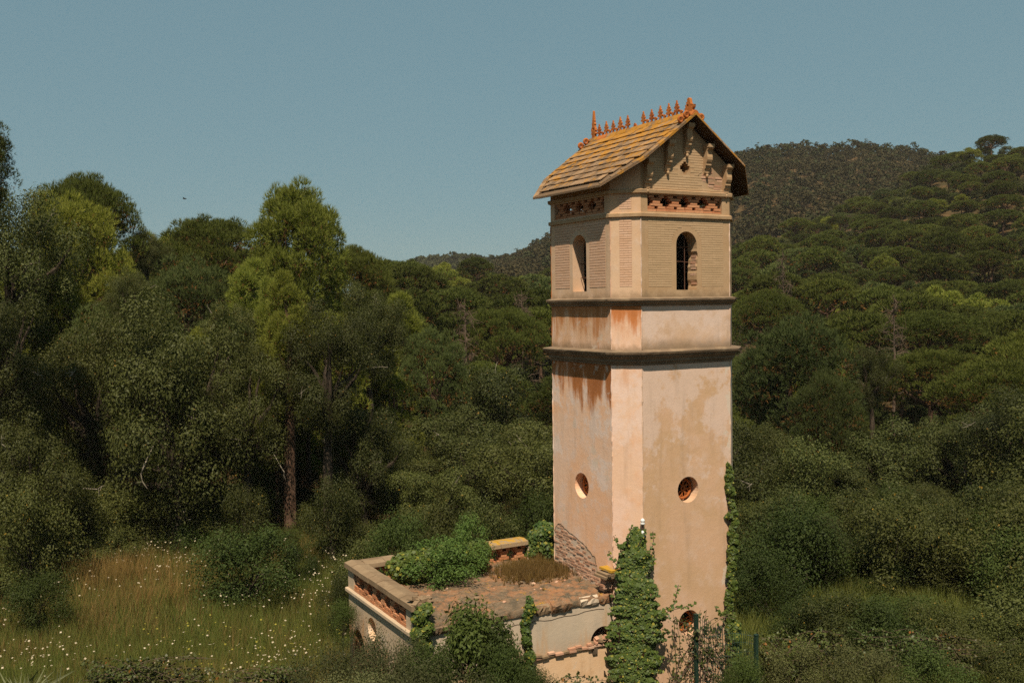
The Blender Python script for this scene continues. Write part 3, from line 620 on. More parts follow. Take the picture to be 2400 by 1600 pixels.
link('side_wall', panel_mesh(PL, [(-AY1, -.5), (-AY0, -.5), (-AY0, 3.02), (-AY1, 3.02)], [circ(-1.04, 2.52, .25), archp(-1.9, .6, 2.26, .74)], .3, [m_side, m_cavity, m_peach], 'side'), annex)
link('back_wall', MB().box((AX+.01, AY1-.3, -.5), (-1.0, AY1-.01, 3.1)).mesh('back', m_side), annex)
# terrace slab: crumbled upper surface
nx, ny = 110, 84; X, Y = np.meshgrid(np.linspace(AX+.02, -1.75, nx), np.linspace(AY0-.06, AY1-.28, ny), indexing='ij')
Zt = np.zeros_like(X)
for i in range(nx):
    for j in range(ny):
        v3 = Vector((X[i, j], Y[i, j], 0)); Zt[i, j] = 3.20+.05*mnoise.noise(v3*1.3)+.045*mnoise.noise(v3*4.1)+.03*mnoise.noise(v3*11)
edge_drop = np.clip((AY0+.42-Y)/.45, 0, 1)
for i in range(nx):
    k = .5+.5*mnoise.noise(Vector((X[i, 0]*2.3, 0, 5))); Zt[i] += -.04*edge_drop[i]*(.4+k); 
    Y[i, :6] += .05*mnoise.noise(Vector((X[i, 0]*3.7, 2, 9)))
Zt += np.clip((X+6.3)*-0.0, 0, 0)+0.10*np.clip((-5.4-X)/1.1, 0, 1)
top = np.stack([X, Y, Zt], -1).reshape(-1, 3); low = top[[i*ny for i in range(nx)]].copy(); low[:, 2] = 3.02; low[:, 1] = AY0-.03
idx = np.arange(nx*ny).reshape(nx, ny); F = np.stack([idx[:-1, :-1], idx[1:, :-1], idx[1:, 1:], idx[:-1, 1:]], -1).reshape(-1, 4)
k0 = nx*ny; fr = np.array([[k0+i, k0+i+1, idx[i+1, 0], idx[i, 0]] for i in range(nx-1)])
link('terrace', mesh_np('terrace', np.concatenate([top, low]), np.concatenate([F, fr]), [m_terr]), annex)
# remains of the front cornice under the slab, broken into lengths
x = -6.2
while x < -1.9:
    L = random.uniform(.16, .5); L = min(L, -1.8-x); dz = random.uniform(-.012, .012); pr_ = random.uniform(.04, .085)
    if random.random() < .85:
        pts = []
        mbx = MB(); n = 6
        lo_ = random.uniform(2.93, 2.99); sec = lambda j: [(-.02, lo_-.01), (pr_*.5+random.uniform(-.012, .012), lo_+random.uniform(-.015, .015)), (pr_+random.uniform(-.02, .015), 3.04+dz+random.uniform(-.015, .015)), (pr_*1.25+random.uniform(-.03, .02), 3.13+dz+random.uniform(-.015, .015)), (-.02, 3.19)]
        vs = []; 
        for j in range(n+1): vs += [(x+L*j/n, AY0-d_, z_) for d_, z_ in sec(j)]
        fs = [(j*5+i, j*5+i+1, (j+1)*5+i+1, (j+1)*5+i) for j in range(n) for i in range(4)]+[(4, 3, 2, 1, 0), tuple(n*5+i for i in range(5))]
        link('cornice_fragment', mbx.add(vs, fs).mesh('fragment', random.choice([m_grey, m_grey, m_cap, m_terr])), annex)
    x += L+random.choice([0.01, 0.02, 0.05])
cr = [(-5.9+.17*i, 2.84+.025*random.uniform(-1, 1)+.018*math.sin(i*.7)) for i in range(24)]
link('crack', MB().tube([PF(a, min(b, 3.02), .001) for a, b in cr], .007, 4).mesh('crack', m_cavity), annex)
# broken string course above the lower wall
x = -5.6
while x < -1.8:
    L = random.uniform(.13, .22)
    if random.random() < .93:
        for zz in (2.075, 2.125) if (random.random() < .7 and not (-2.4 < x < -1.7) and not (-4.85 < x < -4.1)) else (2.075,):
            place_box('ledge_brick', m_terra_i if random.random() < .55 else m_cap, annex, (x+L/2, AY0-.035+random.uniform(-.012, .03), zz+random.uniform(-.008, .008)), (1, 0), (L*.95, .12, .042), .05)
    x += L
for i in range(16):
    x = random.uniform(-2.4, -1.9); o = place_box('rubble', m_cap if i % 3 else m_terra_i, annex, (x, AY0-.04+random.uniform(-.03, .1), 2.13+random.uniform(0, .10)*(x > -2.25)), (1, .4), (random.uniform(.06, .15), .10, random.uniform(.04, .07)), .5)
link('void_shade_box', MB().box((-2.33, AY0-.068, 1.90), (-2.21, AY0-.0, 2.02)).mesh('void', m_cavity), annex)  # solid box, its dark colour stands in for the shade inside a hole
# left side: ledge, brick lattice, capping slabs, corner piers
link('string_course', MB().prism([(AX-.07, AY0-.05, 3.02), (AX+.25, AY0-.05, 3.02), (AX+.25, AY0-.05, 3.08), (AX-.05, AY0-.05, 3.10), (AX-.07, AY0-.05, 3.08)], (0, AY1-AY0+.1, 0)).mesh('course', m_side), annex)
link('corner_pier', MB().box((AX-.005, AY0-.005, 3.08), (AX+.28, AY0+.34, 3.55)).mesh('pier', m_side), annex)
link('corner_pier', MB().box((AX-.005, AY1-.36, 3.08), (AX+.28, AY1+.005, 3.55)).mesh('pier', m_side), annex)
lattice(lambda a, b, c: (AX-c, -a, b), (0, -1), -AY1+.36, -AY0-.34, 3.10, 3.55, 6, annex, .20, -.10, skip=.06, thin=.8)
y = AY0-.10
while y < AY1+.05:
    L = min(random.uniform(.45, .7), AY1+.08-y); zz = random.uniform(-.008, .008); q = random.uniform(-.01, .01)
    mbx = MB().prism([(AX-.075+q, y, 3.55+zz), (AX+.34+q, y, 3.55+zz), (AX+.34+q, y, 3.66+zz), (AX+.10+q, y, 3.70+zz), (AX-.075+q, y, 3.66+zz)], (0, L-.012, 0))
    link('capping_slab', mbx.mesh('cap', m_cap), annex); y += L
for i in range(9): place_box('rubble', m_cap, annex, (AX+.12+random.uniform(-.1, .3), AY0-.02+random.uniform(-.08, .3), 3.70+random.uniform(-.02, .04)), (1, .3), (random.uniform(.08, .2), random.uniform(.08, .16), random.uniform(.04, .08)), .4)
# back parapet: two standing lengths
for (x0, x1, nm, mt) in ((AX+.30, -5.42, 2, m_cap), (-3.25, -1.95, 3, m_lich)):
    lattice(lambda a, b, c: (a, AY1-.17-c, b), (1, 0), x0, x1, 3.10, 3.57, nm, annex, .22, 0.0, skip=.05)
    x = x0
    while x < x1-.05:
        L = min(random.uniform(.4, .6), x1-x); mbx = MB().prism([(x, AY1-.38, 3.57), (x, AY1-.37, 3.665), (x, AY1-.16, 3.70), (x, AY1+.08, 3.68), (x, AY1+.08, 3.57)], (L-.01, 0, 0))
        link('capping_slab', mbx.mesh('cap', [mt]), annex); x += L
link('corner_pier', MB().box((-1.95, AY1-.32, 3.1), (-1.70, AY1-.02, 3.5)).mesh('pier', m_side), annex)
# stump of the front parapet against the tower
for k in range(10):
    place_box('stump_brick', m_terra_i, annex, (-1.86+random.uniform(-.08, .08), AY0+.05+random.uniform(-.03, .06), 3.26+.055*(k//2)), (1, 0), (.2, .2, .048), .06)
for k, (zz, sx_) in enumerate(((3.56, .46), (3.62, .40), (3.69, .30))):
    place_box('stump_slab', (m_cap, m_cap, m_lich)[k], annex, (-1.84+.03*k, AY0+.04, zz), (1, .05), (sx_, .42, .05), .05)
# loose stones on the terrace
for i in range(60):
    x = random.uniform(-6.1, -2.0); y = random.triangular(-1.1, 1.6, .1); sz = random.uniform(.03, .09)
    me_ = MB().lathe([(.2*sz, 0), (.55*sz, .15*sz), (.6*sz, .4*sz), (.3*sz, .6*sz)], (0, 0, 0), 6).mesh('stone', m_cap if i % 3 else m_terra_i)
    o = link('stone', me_, annex); o.location = (x, y, 3.19+.10*max(0, min(1, (-5.4-x)/1.1))); o.rotation_euler = (random.uniform(-.4, .4), random.uniform(-.4, .4), random.uniform(0, 6)); o.scale = (random.uniform(.8, 1.5), random.uniform(.7, 1.2), 1)
# ------------------------------------------------------------------ foliage kit
def unit(a): return a/np.maximum(np.linalg.norm(a, axis=-1, keepdims=True), 1e-9)
def rdir(n, r=None):
    r = r or rng; return unit(r.normal(size=(n, 3)))
def leaves(P, N, size, aspect=0.55, fold=0.0):
    n = len(P); t = unit(np.cross(N, rdir(n))); b = np.cross(N, t); L = size[:, None] if hasattr(size, '__len__') else size
    V = np.stack([P-t*L*.5, P+b*L*aspect*.5+N*L*fold, P+t*L*.5, P-b*L*aspect*.5+N*L*fold], 1).reshape(-1, 3)
    return V, np.arange(n*4).reshape(n, 4)
def tufts(P, D, nb, L, W, spread):
    n = len(P); Pb = np.repeat(P, nb, 0); d = unit(np.repeat(D, nb, 0)+spread*rdir(n*nb)); L_ = L*(.7+.6*rng.random((n*nb, 1)))
    s_ = unit(np.cross(d, rdir(n*nb)))*W*.5
    return np.stack([Pb-s_, Pb+s_, Pb+d*L_], 1).reshape(-1, 3), np.arange(n*nb*3).reshape(-1, 3)
def clump_points(cen, rad, n, up=0.35, shell=(0.55, 1.05), flat=0.8):
    k = rng.choice(len(cen), n, p=rad**2/np.sum(rad**2)); d = unit(rdir(n)+np.array([0, 0, up]))
    q = rad[k, None]*(shell[0]+(shell[1]-shell[0])*rng.random((n, 1))**.6)
    return cen[k]+d*q*np.array([1, 1, flat]), d, k
def limbs(mb, base, cen, rad0, n=10, sag=0.2, levels=4, rt=0.03, frac=0.75):
    idx = rng.choice(len(cen), min(n, len(cen)), replace=False)
    for i in idx:
        a = Vector(base)+Vector((0, 0, random.uniform(-.15, .25)*(cen[i][2]-base[2]))); b = Vector(cen[i]); m1 = a.lerp(b, .35)+Vector(rdir(1)[0])*.25+Vector((0, 0, -sag)); m2 = a.lerp(b, .7)+Vector(rdir(1)[0])*.22
        e = a.lerp(b, frac+.2)
        mb.tube([a, m1, m2, e], [rad0*.55, rad0*.4, rad0*.24, rt], 5)
PROTO = {}
def tris(P, N, size, aspect=.8):
    n = len(P); t = unit(np.cross(N, rdir(n))); b = np.cross(N, t); L = size[:, None] if hasattr(size, '__len__') else size
    return np.stack([P-t*L*.5, P+t*L*.5, P+b*L*aspect], 1).reshape(-1, 3), np.arange(n*3).reshape(n, 3)
def proto(key, trunk_me, crown_me, H, W): PROTO.setdefault(key, []).append((trunk_me, crown_me, H, W))

m_oak = leafmat('oak_leaves', (0.034, 0.046, 0.014), (0.080, 0.094, 0.031), (0.052, 0.064, 0.020), .25, .55, .15, alt=(0.22, 0.13, 0.03), altp=.008)
m_oak2 = leafmat('oak_leaves_light', (0.041, 0.057, 0.017), (0.086, 0.102, 0.033), (0.058, 0.073, 0.022), .26, .55, .15, alt=(0.25, 0.17, 0.03), altp=.012)
m_stone = leafmat('stone_pine_needles', (0.047, 0.068, 0.016), (0.096, 0.120, 0.030), (0.078, 0.097, 0.022), .2, .65, .08)
m_alep = leafmat('light_pine_needles', (0.105, 0.140, 0.026), (0.215, 0.245, 0.058), (0.150, 0.180, 0.036), .3, .65, .08, var=(.8, 1.15))
m_blue = leafmat('blue_pine_needles', (0.046, 0.076, 0.026), (0.092, 0.122, 0.048), (0.072, 0.096, 0.030), .15, .65, .08)
m_dryn = leafmat('dead_needles', (0.10, 0.052, 0.018), (0.17, 0.09, 0.032), (0.12, 0.075, 0.03), .1, .8, .1)
m_bark = barkmat('bark_grey', (0.032, 0.024, 0.017), (0.08, 0.058, 0.04)); m_pbark = barkmat('bark_pine', (0.075, 0.042, 0.026), (0.16, 0.095, 0.062)); m_pale = barkmat('dead_wood', (0.20, 0.165, 0.12), (0.31, 0.26, 0.20))
m_shr = leafmat('shrub_leaves', (0.026, 0.048, 0.013), (0.060, 0.090, 0.025), (0.040, 0.060, 0.016), .22, .6, .12)
m_shr2 = leafmat('shrub_grey_leaves', (0.046, 0.060, 0.026), (0.094, 0.108, 0.050), (0.064, 0.074, 0.03), .2, .6, .12)

m_fs = leafmat('far_pine_needles', (0.026, 0.040, 0.010), (0.056, 0.074, 0.018), (0.042, 0.058, 0.013), .1, .7, .05, var=(1, 1)); m_fa = leafmat('far_light_needles', (0.040, 0.056, 0.012), (0.075, 0.090, 0.022), (0.05, 0.066, 0.014), .1, .7, .05, var=(1, 1)); m_fo = leafmat('far_oak_leaves', (0.018, 0.026, 0.009), (0.040, 0.050, 0.018), (0.03, 0.036, 0.012), .1, .7, .05, var=(1, 1))
m_far1 = leafmat('far_wood_leaves', (0.028, 0.030, 0.013), (0.056, 0.047, 0.021), (0.042, 0.036, 0.017), .1, .7, .1); m_far2 = leafmat('far_wood_green', (0.024, 0.034, 0.013), (0.046, 0.056, 0.022), (0.040, 0.045, 0.019), .1, .7, .1)

def oak(key, seed, H, W, nclump, nleaf, size, mat, dead=3):
    global rng; rng = np.random.default_rng(seed); random.seed(seed)
    cz = H*.57; d = unit(rdir(nclump)+np.array([0, 0, .25])); q = (.42+.58*rng.random((nclump, 1))**.5)
    wob = 1+.22*np.sin(d[:, :1]*3+seed)*np.cos(d[:, 1:2]*4)
    cen = d*q*wob*np.array([W*.42, W*.42, H*.37])+np.array([0, 0, cz]); rad = (.065+.075*rng.random(nclump))*W
    P, D, k = clump_points(cen, rad, nleaf, .3, (.5, 1.08)); P = P+rng.normal(size=P.shape)*W*.010
    N = unit(D*1.0+rdir(nleaf)*.6+np.array([0, 0, .3])); V, F = leaves(P, N, size*(.45+1.0*rng.random(nleaf)**1.5), .62)
    crown = mesh_np(key+'_crown', V, F, [mat])
    mb = MB(); lean = Vector((random.uniform(-.3, .3), random.uniform(-.3, .3), 0)); f = Vector((0, 0, H*.28))+lean
    mb.tube([(0, 0, -3), (0, 0, 0), lean*.3+Vector((0, 0, H*.12)), f], [W*.05, W*.045, W*.036, W*.03], 8)
    limbs(mb, f, cen, W*.05, 16, -.1)
    for _ in range(dead):
        i = random.randrange(nclump); a = Vector(cen[i]); o_ = Vector(d[i]); b = a+o_*rad[i]*1.05; pts = [a, b]
        for _k in range(3): b = b+(o_*.6+Vector(rdir(1)[0])*.8)*.22; pts.append(b)
        mb.tube(pts, [.035, .026, .02, .013, .006], 4, 1); mb.tube([pts[2], pts[2]+Vector(rdir(1)[0])*.35], [.018, .006], 4, 1); mb.tube([pts[3], pts[3]+Vector(rdir(1)[0])*.3], [.016, .006], 4, 1)
    proto(key, mb.mesh(key+'_trunk', [m_bark, m_pale]), crown, H, W)

def pine(key, seed, H, W, nclump, ntuft, nb, L, wd, mat, form, brown=.12, tk=1.0):
    """form: umbrella (domed, flat below), round (full crown), spire (tapering)"""
    global rng; rng = np.random.default_rng(seed); random.seed(seed)
    if form == 'umbrella':
        a = rng.random(nclump)*2*math.pi; r = np.sqrt(rng.random(nclump)); hh = np.sqrt(np.clip(1-r**2*.93, 0, 1)); lay = rng.random(nclump) < .8
        cen = np.stack([r*np.cos(a)*W*.46, r*np.sin(a)*W*.46, H-(.30*H)*(1-hh)-np.where(lay, .04*H, (.10+.14*rng.random(nclump))*H)], -1); rad = (.085+.05*rng.random(nclump))*W; flt, up = .72, .75; bz = H*.62
    elif form == 'round':
        d = unit(rdir(nclump)+np.array([0, 0, .2])); q = .45+.55*rng.random((nclump, 1))**.5; cen = d*q*np.array([W*.42, W*.42, H*.30])+np.array([0, 0, H*.67]); rad = (.085+.06*rng.random(nclump))*W; flt, up = .85, .5; bz = H*.5
    elif form == 'ball':
        d = unit(rdir(nclump)+np.array([0, 0, .35])); q = .5+.5*rng.random((nclump, 1))**.5; cen = d*q*np.array([W*.43, W*.43, W*.43])+np.array([0, 0, H-W*.5]); rad = (.085+.06*rng.random(nclump))*W; flt, up = .85, .5; bz = H*.5
    else:
        t = rng.random(nclump)**.8; a = rng.random(nclump)*2*math.pi; r = (.10+.92*(1-t)**.75)*(.55+.45*rng.random(nclump)); cen = np.stack([r*np.cos(a)*W*.46, r*np.sin(a)*W*.46, H*(.28+.69*t)], -1); rad = (.09+.07*rng.random(nclump))*W*(1-.35*t); flt, up = .8, .5; bz = H*.45
    cen = cen+rng.normal(size=cen.shape)*W*.02
    P, D, k = clump_points(cen, rad, ntuft, up, (.55, 1.05), flt); Dt = unit(D+np.array([0, 0, .55]))
    V, F = tufts(P, Dt, nb, L, wd, .62)
    nbr = int(ntuft*brown); Pb, Db, kb = clump_points(cen, rad, nbr, -.5, (.2, .7), flt); Vb, Fb = tufts(Pb, Db, nb, L*.8, wd, .9)
    crown = mesh_np(key+'_crown', np.concatenate([V, Vb]), np.concatenate([F, Fb+len(V)]), [mat, m_dryn], np.concatenate([np.zeros(len(F)), np.ones(len(Fb))]))
    mb = MB(); lean = Vector((random.uniform(-.5, .5), random.uniform(-.5, .5), 0)); f = Vector((0, 0, bz))+lean
    mb.tube([(0, 0, -4), (0, 0, 0), lean*.3+Vector((0, 0, bz*.5)), f, f+Vector((0, 0, H*.86-bz))*.9], [W*.034*tk, W*.031*tk, W*.026*tk, W*.02*tk, W*.008], 8)
    limbs(mb, f, cen, W*.03, 18, .05, rt=.02)
    proto(key, mb.mesh(key+'_trunk', [m_pbark]), crown, H, W)

def shrub(key, seed, H, W, nclump, nleaf, size, mat, aspect=.5, twig=6):
    global rng; rng = np.random.default_rng(seed); random.seed(seed)
    d = unit(rdir(nclump)+np.array([0, 0, .35])); q = (.3+.7*rng.random((nclump, 1))**.5); cen = d*q*np.array([W*.40, W*.40, H*.45])+np.array([0, 0, H*.42]); rad = (.10+.09*rng.random(nclump))*W
    P, D, k = clump_points(cen, rad, nleaf, .35, (.2, 1.1), .9); P += rng.normal(size=P.shape)*W*.02; ok = P[:, 2] > -.3; P, D = P[ok], D[ok]
    V, F = leaves(P, unit(D*.9+rdir(len(P))*.65+np.array([0, 0, .3])), size*(.6+.7*rng.random(len(P))), aspect)
    mb = MB(); mb.tube([(0, 0, -.6), (0, 0, 0), (0.02, 0.03, H*.25)], [.05, .045, .03], 5); limbs(mb, (0, 0, H*.12), cen, .06, twig, 0, rt=.008)
    proto(key, mb.mesh(key+'_stems', [m_bark]), mesh_np(key+'_leaves', V, F, [mat]), H, W)

def bare(key, seed, H, W):
    global rng; rng = np.random.default_rng(seed); random.seed(seed)
    mb = MB(); mb.tube([(0, 0, -3), (0, 0, 0), (.1, .05, H*.5), (.15, -.05, H)], [.16, .15, .1, .02], 6); tw = MB()
    for i in range(46):
        z = H*(.25+.72*i/46); a = random.uniform(0, 6.28); L = W*.5*(1.05-.75*i/46)*random.uniform(.6, 1); b = Vector((.1, 0, z)); e = b+Vector((math.cos(a)*L, math.sin(a)*L, L*random.uniform(-.25, .2))); m_ = b.lerp(e, .5)+Vector((0, 0, .12))
        tw.tube([b, m_, e], [.045, .03, .01], 4)
        for j in range(7):
            s0 = b.lerp(e, random.uniform(.3, 1)); tw.tube([s0, s0+Vector(rdir(1)[0])*random.uniform(.3, .8)], [.016, .006], 3)
    proto(key, mb.mesh(key+'_trunk', [m_bare]), tw.mesh(key+'_twigs', [m_bare]), H, W)
m_bare = barkmat('bare_twigs', (0.085, 0.056, 0.038), (0.14, 0.098, 0.070))

for i in range(3): oak('oak_near', 20+i, 8.0, 8.0, 64, 54000, .105, m_oak, 4)
for i in range(2): oak('oak_light', 30+i, 7.0, 7.5, 52, 42000, .12, m_oak2, 2)
for i in range(2): oak('oak_far', 40+i, 7.5, 7.5, 46, 11000, .24, m_oak, 1)
for i in range(2): pine('stone_near', 50+i, 11.0, 8.0, 110, 9000, 7, .26, .035, m_stone, 'umbrella')
for i in range(3): pine('stone_far', 55+i, 10.0, 7.5, 80, 2600, 6, .42, .10, m_stone, 'umbrella')
for i in range(2): pine('blue_near', 60+i, 11.0, 7.5, 100, 9000, 7, .28, .035, m_blue, 'round')
for i in range(3): pine('light_near', 65+i, 11.0, 6.0, 90, 9500, 7, .26, .03, m_alep, 'spire' if i else 'round', .06)
pine('dome_light', 73, 11.0, 6.0, 150, 12500, 8, .25, .030, m_alep, 'ball', .05)
pine('leaning', 68, 11.0, 6.0, 80, 7000, 7, .26, .03, m_alep, 'spire', .06, 2.6)
for i in range(2): pine('light_far', 70+i, 9.5, 6.0, 70, 2400, 6, .40, .09, m_alep, 'round', .1)
for i in range(2): pine('blue_far', 75+i, 9.5, 6.5, 70, 2500, 6, .42, .10, m_blue, 'round', .15)
for i in range(3): shrub('shrub_green', 80+i, 2.4, 3.0, 34, 15500, .063, m_shr)
for i in range(2): shrub('shrub_grey', 85+i, 2.2, 2.8, 34, 15500, .053, m_shr2, .4)
for i in range(2): shrub('shrub_dark', 88+i, 2.8, 3.2, 34, 15500, .068, m_oak2)
for i in range(2): bare('bare', 90+i, 8.0, 5.0)
rng = np.random.default_rng(11); random.seed(11)

_used = {}
def plant(key, var, name, xy, base_z, sxy, sz, rz, label, cat, group=None, parts=('trunk', 'crown')):
    tm_, cm_, H, W = PROTO[key][var % len(PROTO[key])]
    t = thing(name, (float(xy[0]), float(xy[1]), float(base_z)), label, cat, group, rz, (sxy, sxy, sz))
    for nm, me_ in ((parts[0], tm_), (parts[1], cm_)):
        o = bpy.data.objects.new(nm, me_); C.objects.link(o); o.parent = t
    return t
def hero(key, var, name, px, v, top_py, width_px, label, cat, group=None, rz=None, parts=('trunk', 'crown'), hmin=.7, hmax=1.5):
    """tree or shrub standing at column px, v metres away, its top at row top_py and its crown width_px wide"""
    _, _, H, W = PROTO[key][var % len(PROTO[key])]; xy = plan(px, v); zt = topz(px, top_py, v); g = G(*xy)
    s_ = width_px/FPX*v/W; sz = min(max((zt-g)/H, s_*hmin), s_*hmax)
    return plant(key, var, name, xy, zt-H*sz, s_, sz, random.uniform(0, 6.28) if rz is None else rz, label, cat, group, parts)
# ------------------------------------------------------------------ trees one can name
shrub('laurel', 95, 2.6, 2.6, 34, 9000, .11, m_shr, .4, 12)
OK = 'cork oaks at the meadow edge'; 
HERO = [
 ('blue_near', 0, 'pine_tree', -40, 29, 268, 175, 'tall dark pine cut off by the left edge, rising highest on that side', 'pine tree'),
 ('oak_near', 0, 'oak_tree', 30, 38, 412, 330, 'dark broad oak under the tall pine at the left edge', 'oak tree'),
 ('oak_near', 2, 'oak_tree', -20, 33, 640, 300, 'dark oak cut by the left edge below the broad one', 'oak tree'),
 ('light_near', 1, 'pine_tree', 110, 45, 600, 230, 'olive green pine filling the gap below the domed pine at left', 'pine tree'),
 ('blue_near', 0, 'pine_tree', 440, 50, 610, 240, 'dull green pine under the wide flat-topped pine', 'pine tree'),
 ('stone_near', 0, 'pine_tree', 205, 51, 432, 250, 'dark domed pine peeking from behind the yellowish pine at left', 'pine tree'),
 ('light_near', 0, 'pine_tree', 172, 42, 448, 250, 'yellow-green tapering pine in front of the dark domed pine at left', 'pine tree'),
 ('oak_near', 1, 'oak_tree', 352, 53, 528, 110, 'small dark oak top on the skyline right of the domed pine', 'oak tree'),
 ('stone_near', 1, 'pine_tree', 500, 60, 526, 270, 'wide flat-topped dark pine on the skyline left of the tallest light pine', 'pine tree'),
 ('dome_light', 0, 'pine_tree', 705, 46, 438, 225, 'tallest light green round-topped pine standing out against the sky', 'pine tree'),
 ('light_near', 2, 'pine_tree', 590, 41, 615, 230, 'bright green feathery pine below and left of the tallest round pine', 'pine tree'),
 ('leaning', 0, 'pine_tree', 672, 36.0, 640, 190, 'light green pine with a bare leaning reddish trunk above the meadow', 'pine tree'),
 ('stone_near', 0, 'pine_tree', 835, 58, 592, 180, 'dark green pine on the skyline just right of the tallest round pine', 'pine tree'),
 ('light_near', 2, 'pine_tree', 790, 47, 640, 170, 'mid green pine tucked under the right side of the tallest round pine', 'pine tree'),
 ('oak_near', 2, 'oak_tree', 400, 34.5, 690, 430, 'big forked dark cork oak standing over the dry meadow', 'oak tree', OK),
 ('oak_near', 0, 'oak_tree', 215, 36, 720, 330, 'dark cork oak with pale dead twigs, left of the forked oak', 'oak tree', OK),
 ('oak_near', 1, 'oak_tree', 570, 35.2, 790, 260, 'dark cork oak between the forked oak and the leaning pine trunk', 'oak tree', OK),
 ('oak_near', 2, 'oak_tree', 762, 35.0, 705, 260, 'dark round-topped cork oak right of the leaning pine trunk', 'oak tree', OK),
 ('oak_near', 0, 'oak_tree', 850, 36.5, 930, 230, 'shadowy oak low behind the left end of the annex', 'oak tree', OK),
 ('oak_near', 1, 'oak_tree', 60, 32, 960, 300, 'dense dark oak low at the left edge above the meadow', 'oak tree', OK),
 ('light_near', 1, 'pine_tree', 935, 53, 690, 220, 'light green pine in the valley midway between the round pine and tower', 'pine tree'),
 ('light_near', 2, 'pine_tree', 905, 45, 835, 190, 'olive green bushy pine lowest of the light pines left of the tower', 'pine tree'),
 ('blue_near', 1, 'pine_tree', 1015, 49, 770, 170, 'dull green pine between the olive pine and the umbrella pine by the tower', 'pine tree'),
 ('stone_near', 1, 'pine_tree', 1185, 62, 735, 210, 'dark blue-green umbrella pine close left of the tower cornice', 'pine tree'),
 ('bare', 0, 'bare_tree', 1095, 60, 700, 170, 'leafless brownish tree left of the dark umbrella pine by the tower', 'bare tree'),
 ('bare', 1, 'bare_tree', 1228, 66, 680, 130, 'leafless twiggy tree touching the tower outline at its left', 'bare tree'),
 ('oak_light', 0, 'oak_tree', 1115, 50, 845, 280, 'mid green oak under the umbrella pine left of the tower', 'oak tree'),
 ('oak_near', 0, 'oak_tree', 1085, 42, 955, 380, 'broad dark oak behind the annex terrace, left of the tower shaft', 'oak tree'),
 ('oak_light', 1, 'oak_tree', 945, 40, 1040, 250, 'dark green oak with yellowish leaves behind the annex left corner', 'oak tree'),
 ('oak_near', 1, 'oak_tree', 1235, 40, 985, 230, 'dark oak tight against the left side of the tower shaft', 'oak tree'),
 ('oak_light', 0, 'oak_tree', 1010, 35, 1090, 230, 'dark bushy oak rising right behind the terrace bush', 'oak tree'),
 ('blue_near', 0, 'pine_tree', 1860, 49, 748, 300, 'large blue-green pine with brownish cones right of the tower cornice', 'pine tree'),
 ('blue_near', 1, 'pine_tree', 1935, 43, 870, 190, 'smaller blue-green pine in front of the large one right of the tower', 'pine tree'),
 ('blue_near', 1, 'pine_tree', 1760, 52, 830, 160, 'blue-green pine half hidden behind the right edge of the tower', 'pine tree'),
 ('stone_near', 0, 'pine_tree', 2190, 72, 738, 270, 'wide umbrella pine at right, upper of the two big domes', 'pine tree'),
 ('stone_near', 1, 'pine_tree', 2190, 56, 832, 260, 'wide umbrella pine at right, lower of the two big domes', 'pine tree'),
 ('stone_near', 0, 'pine_tree', 1800, 78, 690, 180, 'umbrella pine just right of the tower between its two cornices', 'pine tree'),
 ('stone_near', 1, 'pine_tree', 2375, 84, 735, 230, 'umbrella pine at the right edge level with the upper big dome', 'pine tree'),
 ('bare', 0, 'bare_tree', 2095, 62, 690, 130, 'tall bare grey tree on the slope left of the two big domes', 'bare tree'),
 ('bare', 1, 'bare_tree', 1835, 95, 590, 110, 'leafless pinkish tree on the slope right of the tower windows', 'bare tree'),
 ('bare', 0, 'bare_tree', 2270, 70, 930, 130, 'brown leafless tree behind the lower big dome at right', 'bare tree'),
 ('oak_near', 0, 'oak_tree', 2045, 50, 800, 130, 'dark narrow oak between the blue-green pine and the big domes', 'oak tree'),
 ('oak_near', 1, 'oak_tree', 1775, 40, 985, 230, 'dark oak right beside the tower shaft, level with its round window', 'oak tree'),
 ('oak_light', 1, 'oak_tree', 2085, 42, 985, 320, 'mid green oak below the lower big dome at right', 'oak tree'),
 ('oak_near', 2, 'oak_tree', 2275, 41, 950, 300, 'dark oak at right beneath the right half of the lower dome', 'oak tree'),
 ('oak_near', 0, 'oak_tree', 2420, 37, 890, 330, 'very dark oak cut by the right edge at mid height', 'oak tree'),
 ('oak_light', 0, 'oak_tree', 1935, 38, 1075, 250, 'green oak below the smaller blue-green pine', 'oak tree'),
 ('oak_near', 1, 'oak_tree', 2140, 35, 1130, 290, 'dark oak in the thicket, third row down from the big domes', 'oak tree'),
 ('oak_near', 2, 'oak_tree', 2340, 33, 1165, 290, 'dark oak low in the thicket near the right edge', 'oak tree'),
 ('oak_light', 1, 'oak_tree', 1800, 34, 1170, 210, 'bushy oak beside the ivied right edge of the tower', 'oak tree'),
]
for h_ in HERO:
    key, var, nm, px, v, ty, wp_, lab, cat = h_[:9]
    pr_ = ('trunk', 'twigs') if key == 'bare' else ('trunk', 'crown')
    hero(key, var, nm, px, v, ty, wp_, lab, cat, h_[9] if len(h_) > 9 else None, parts=pr_)

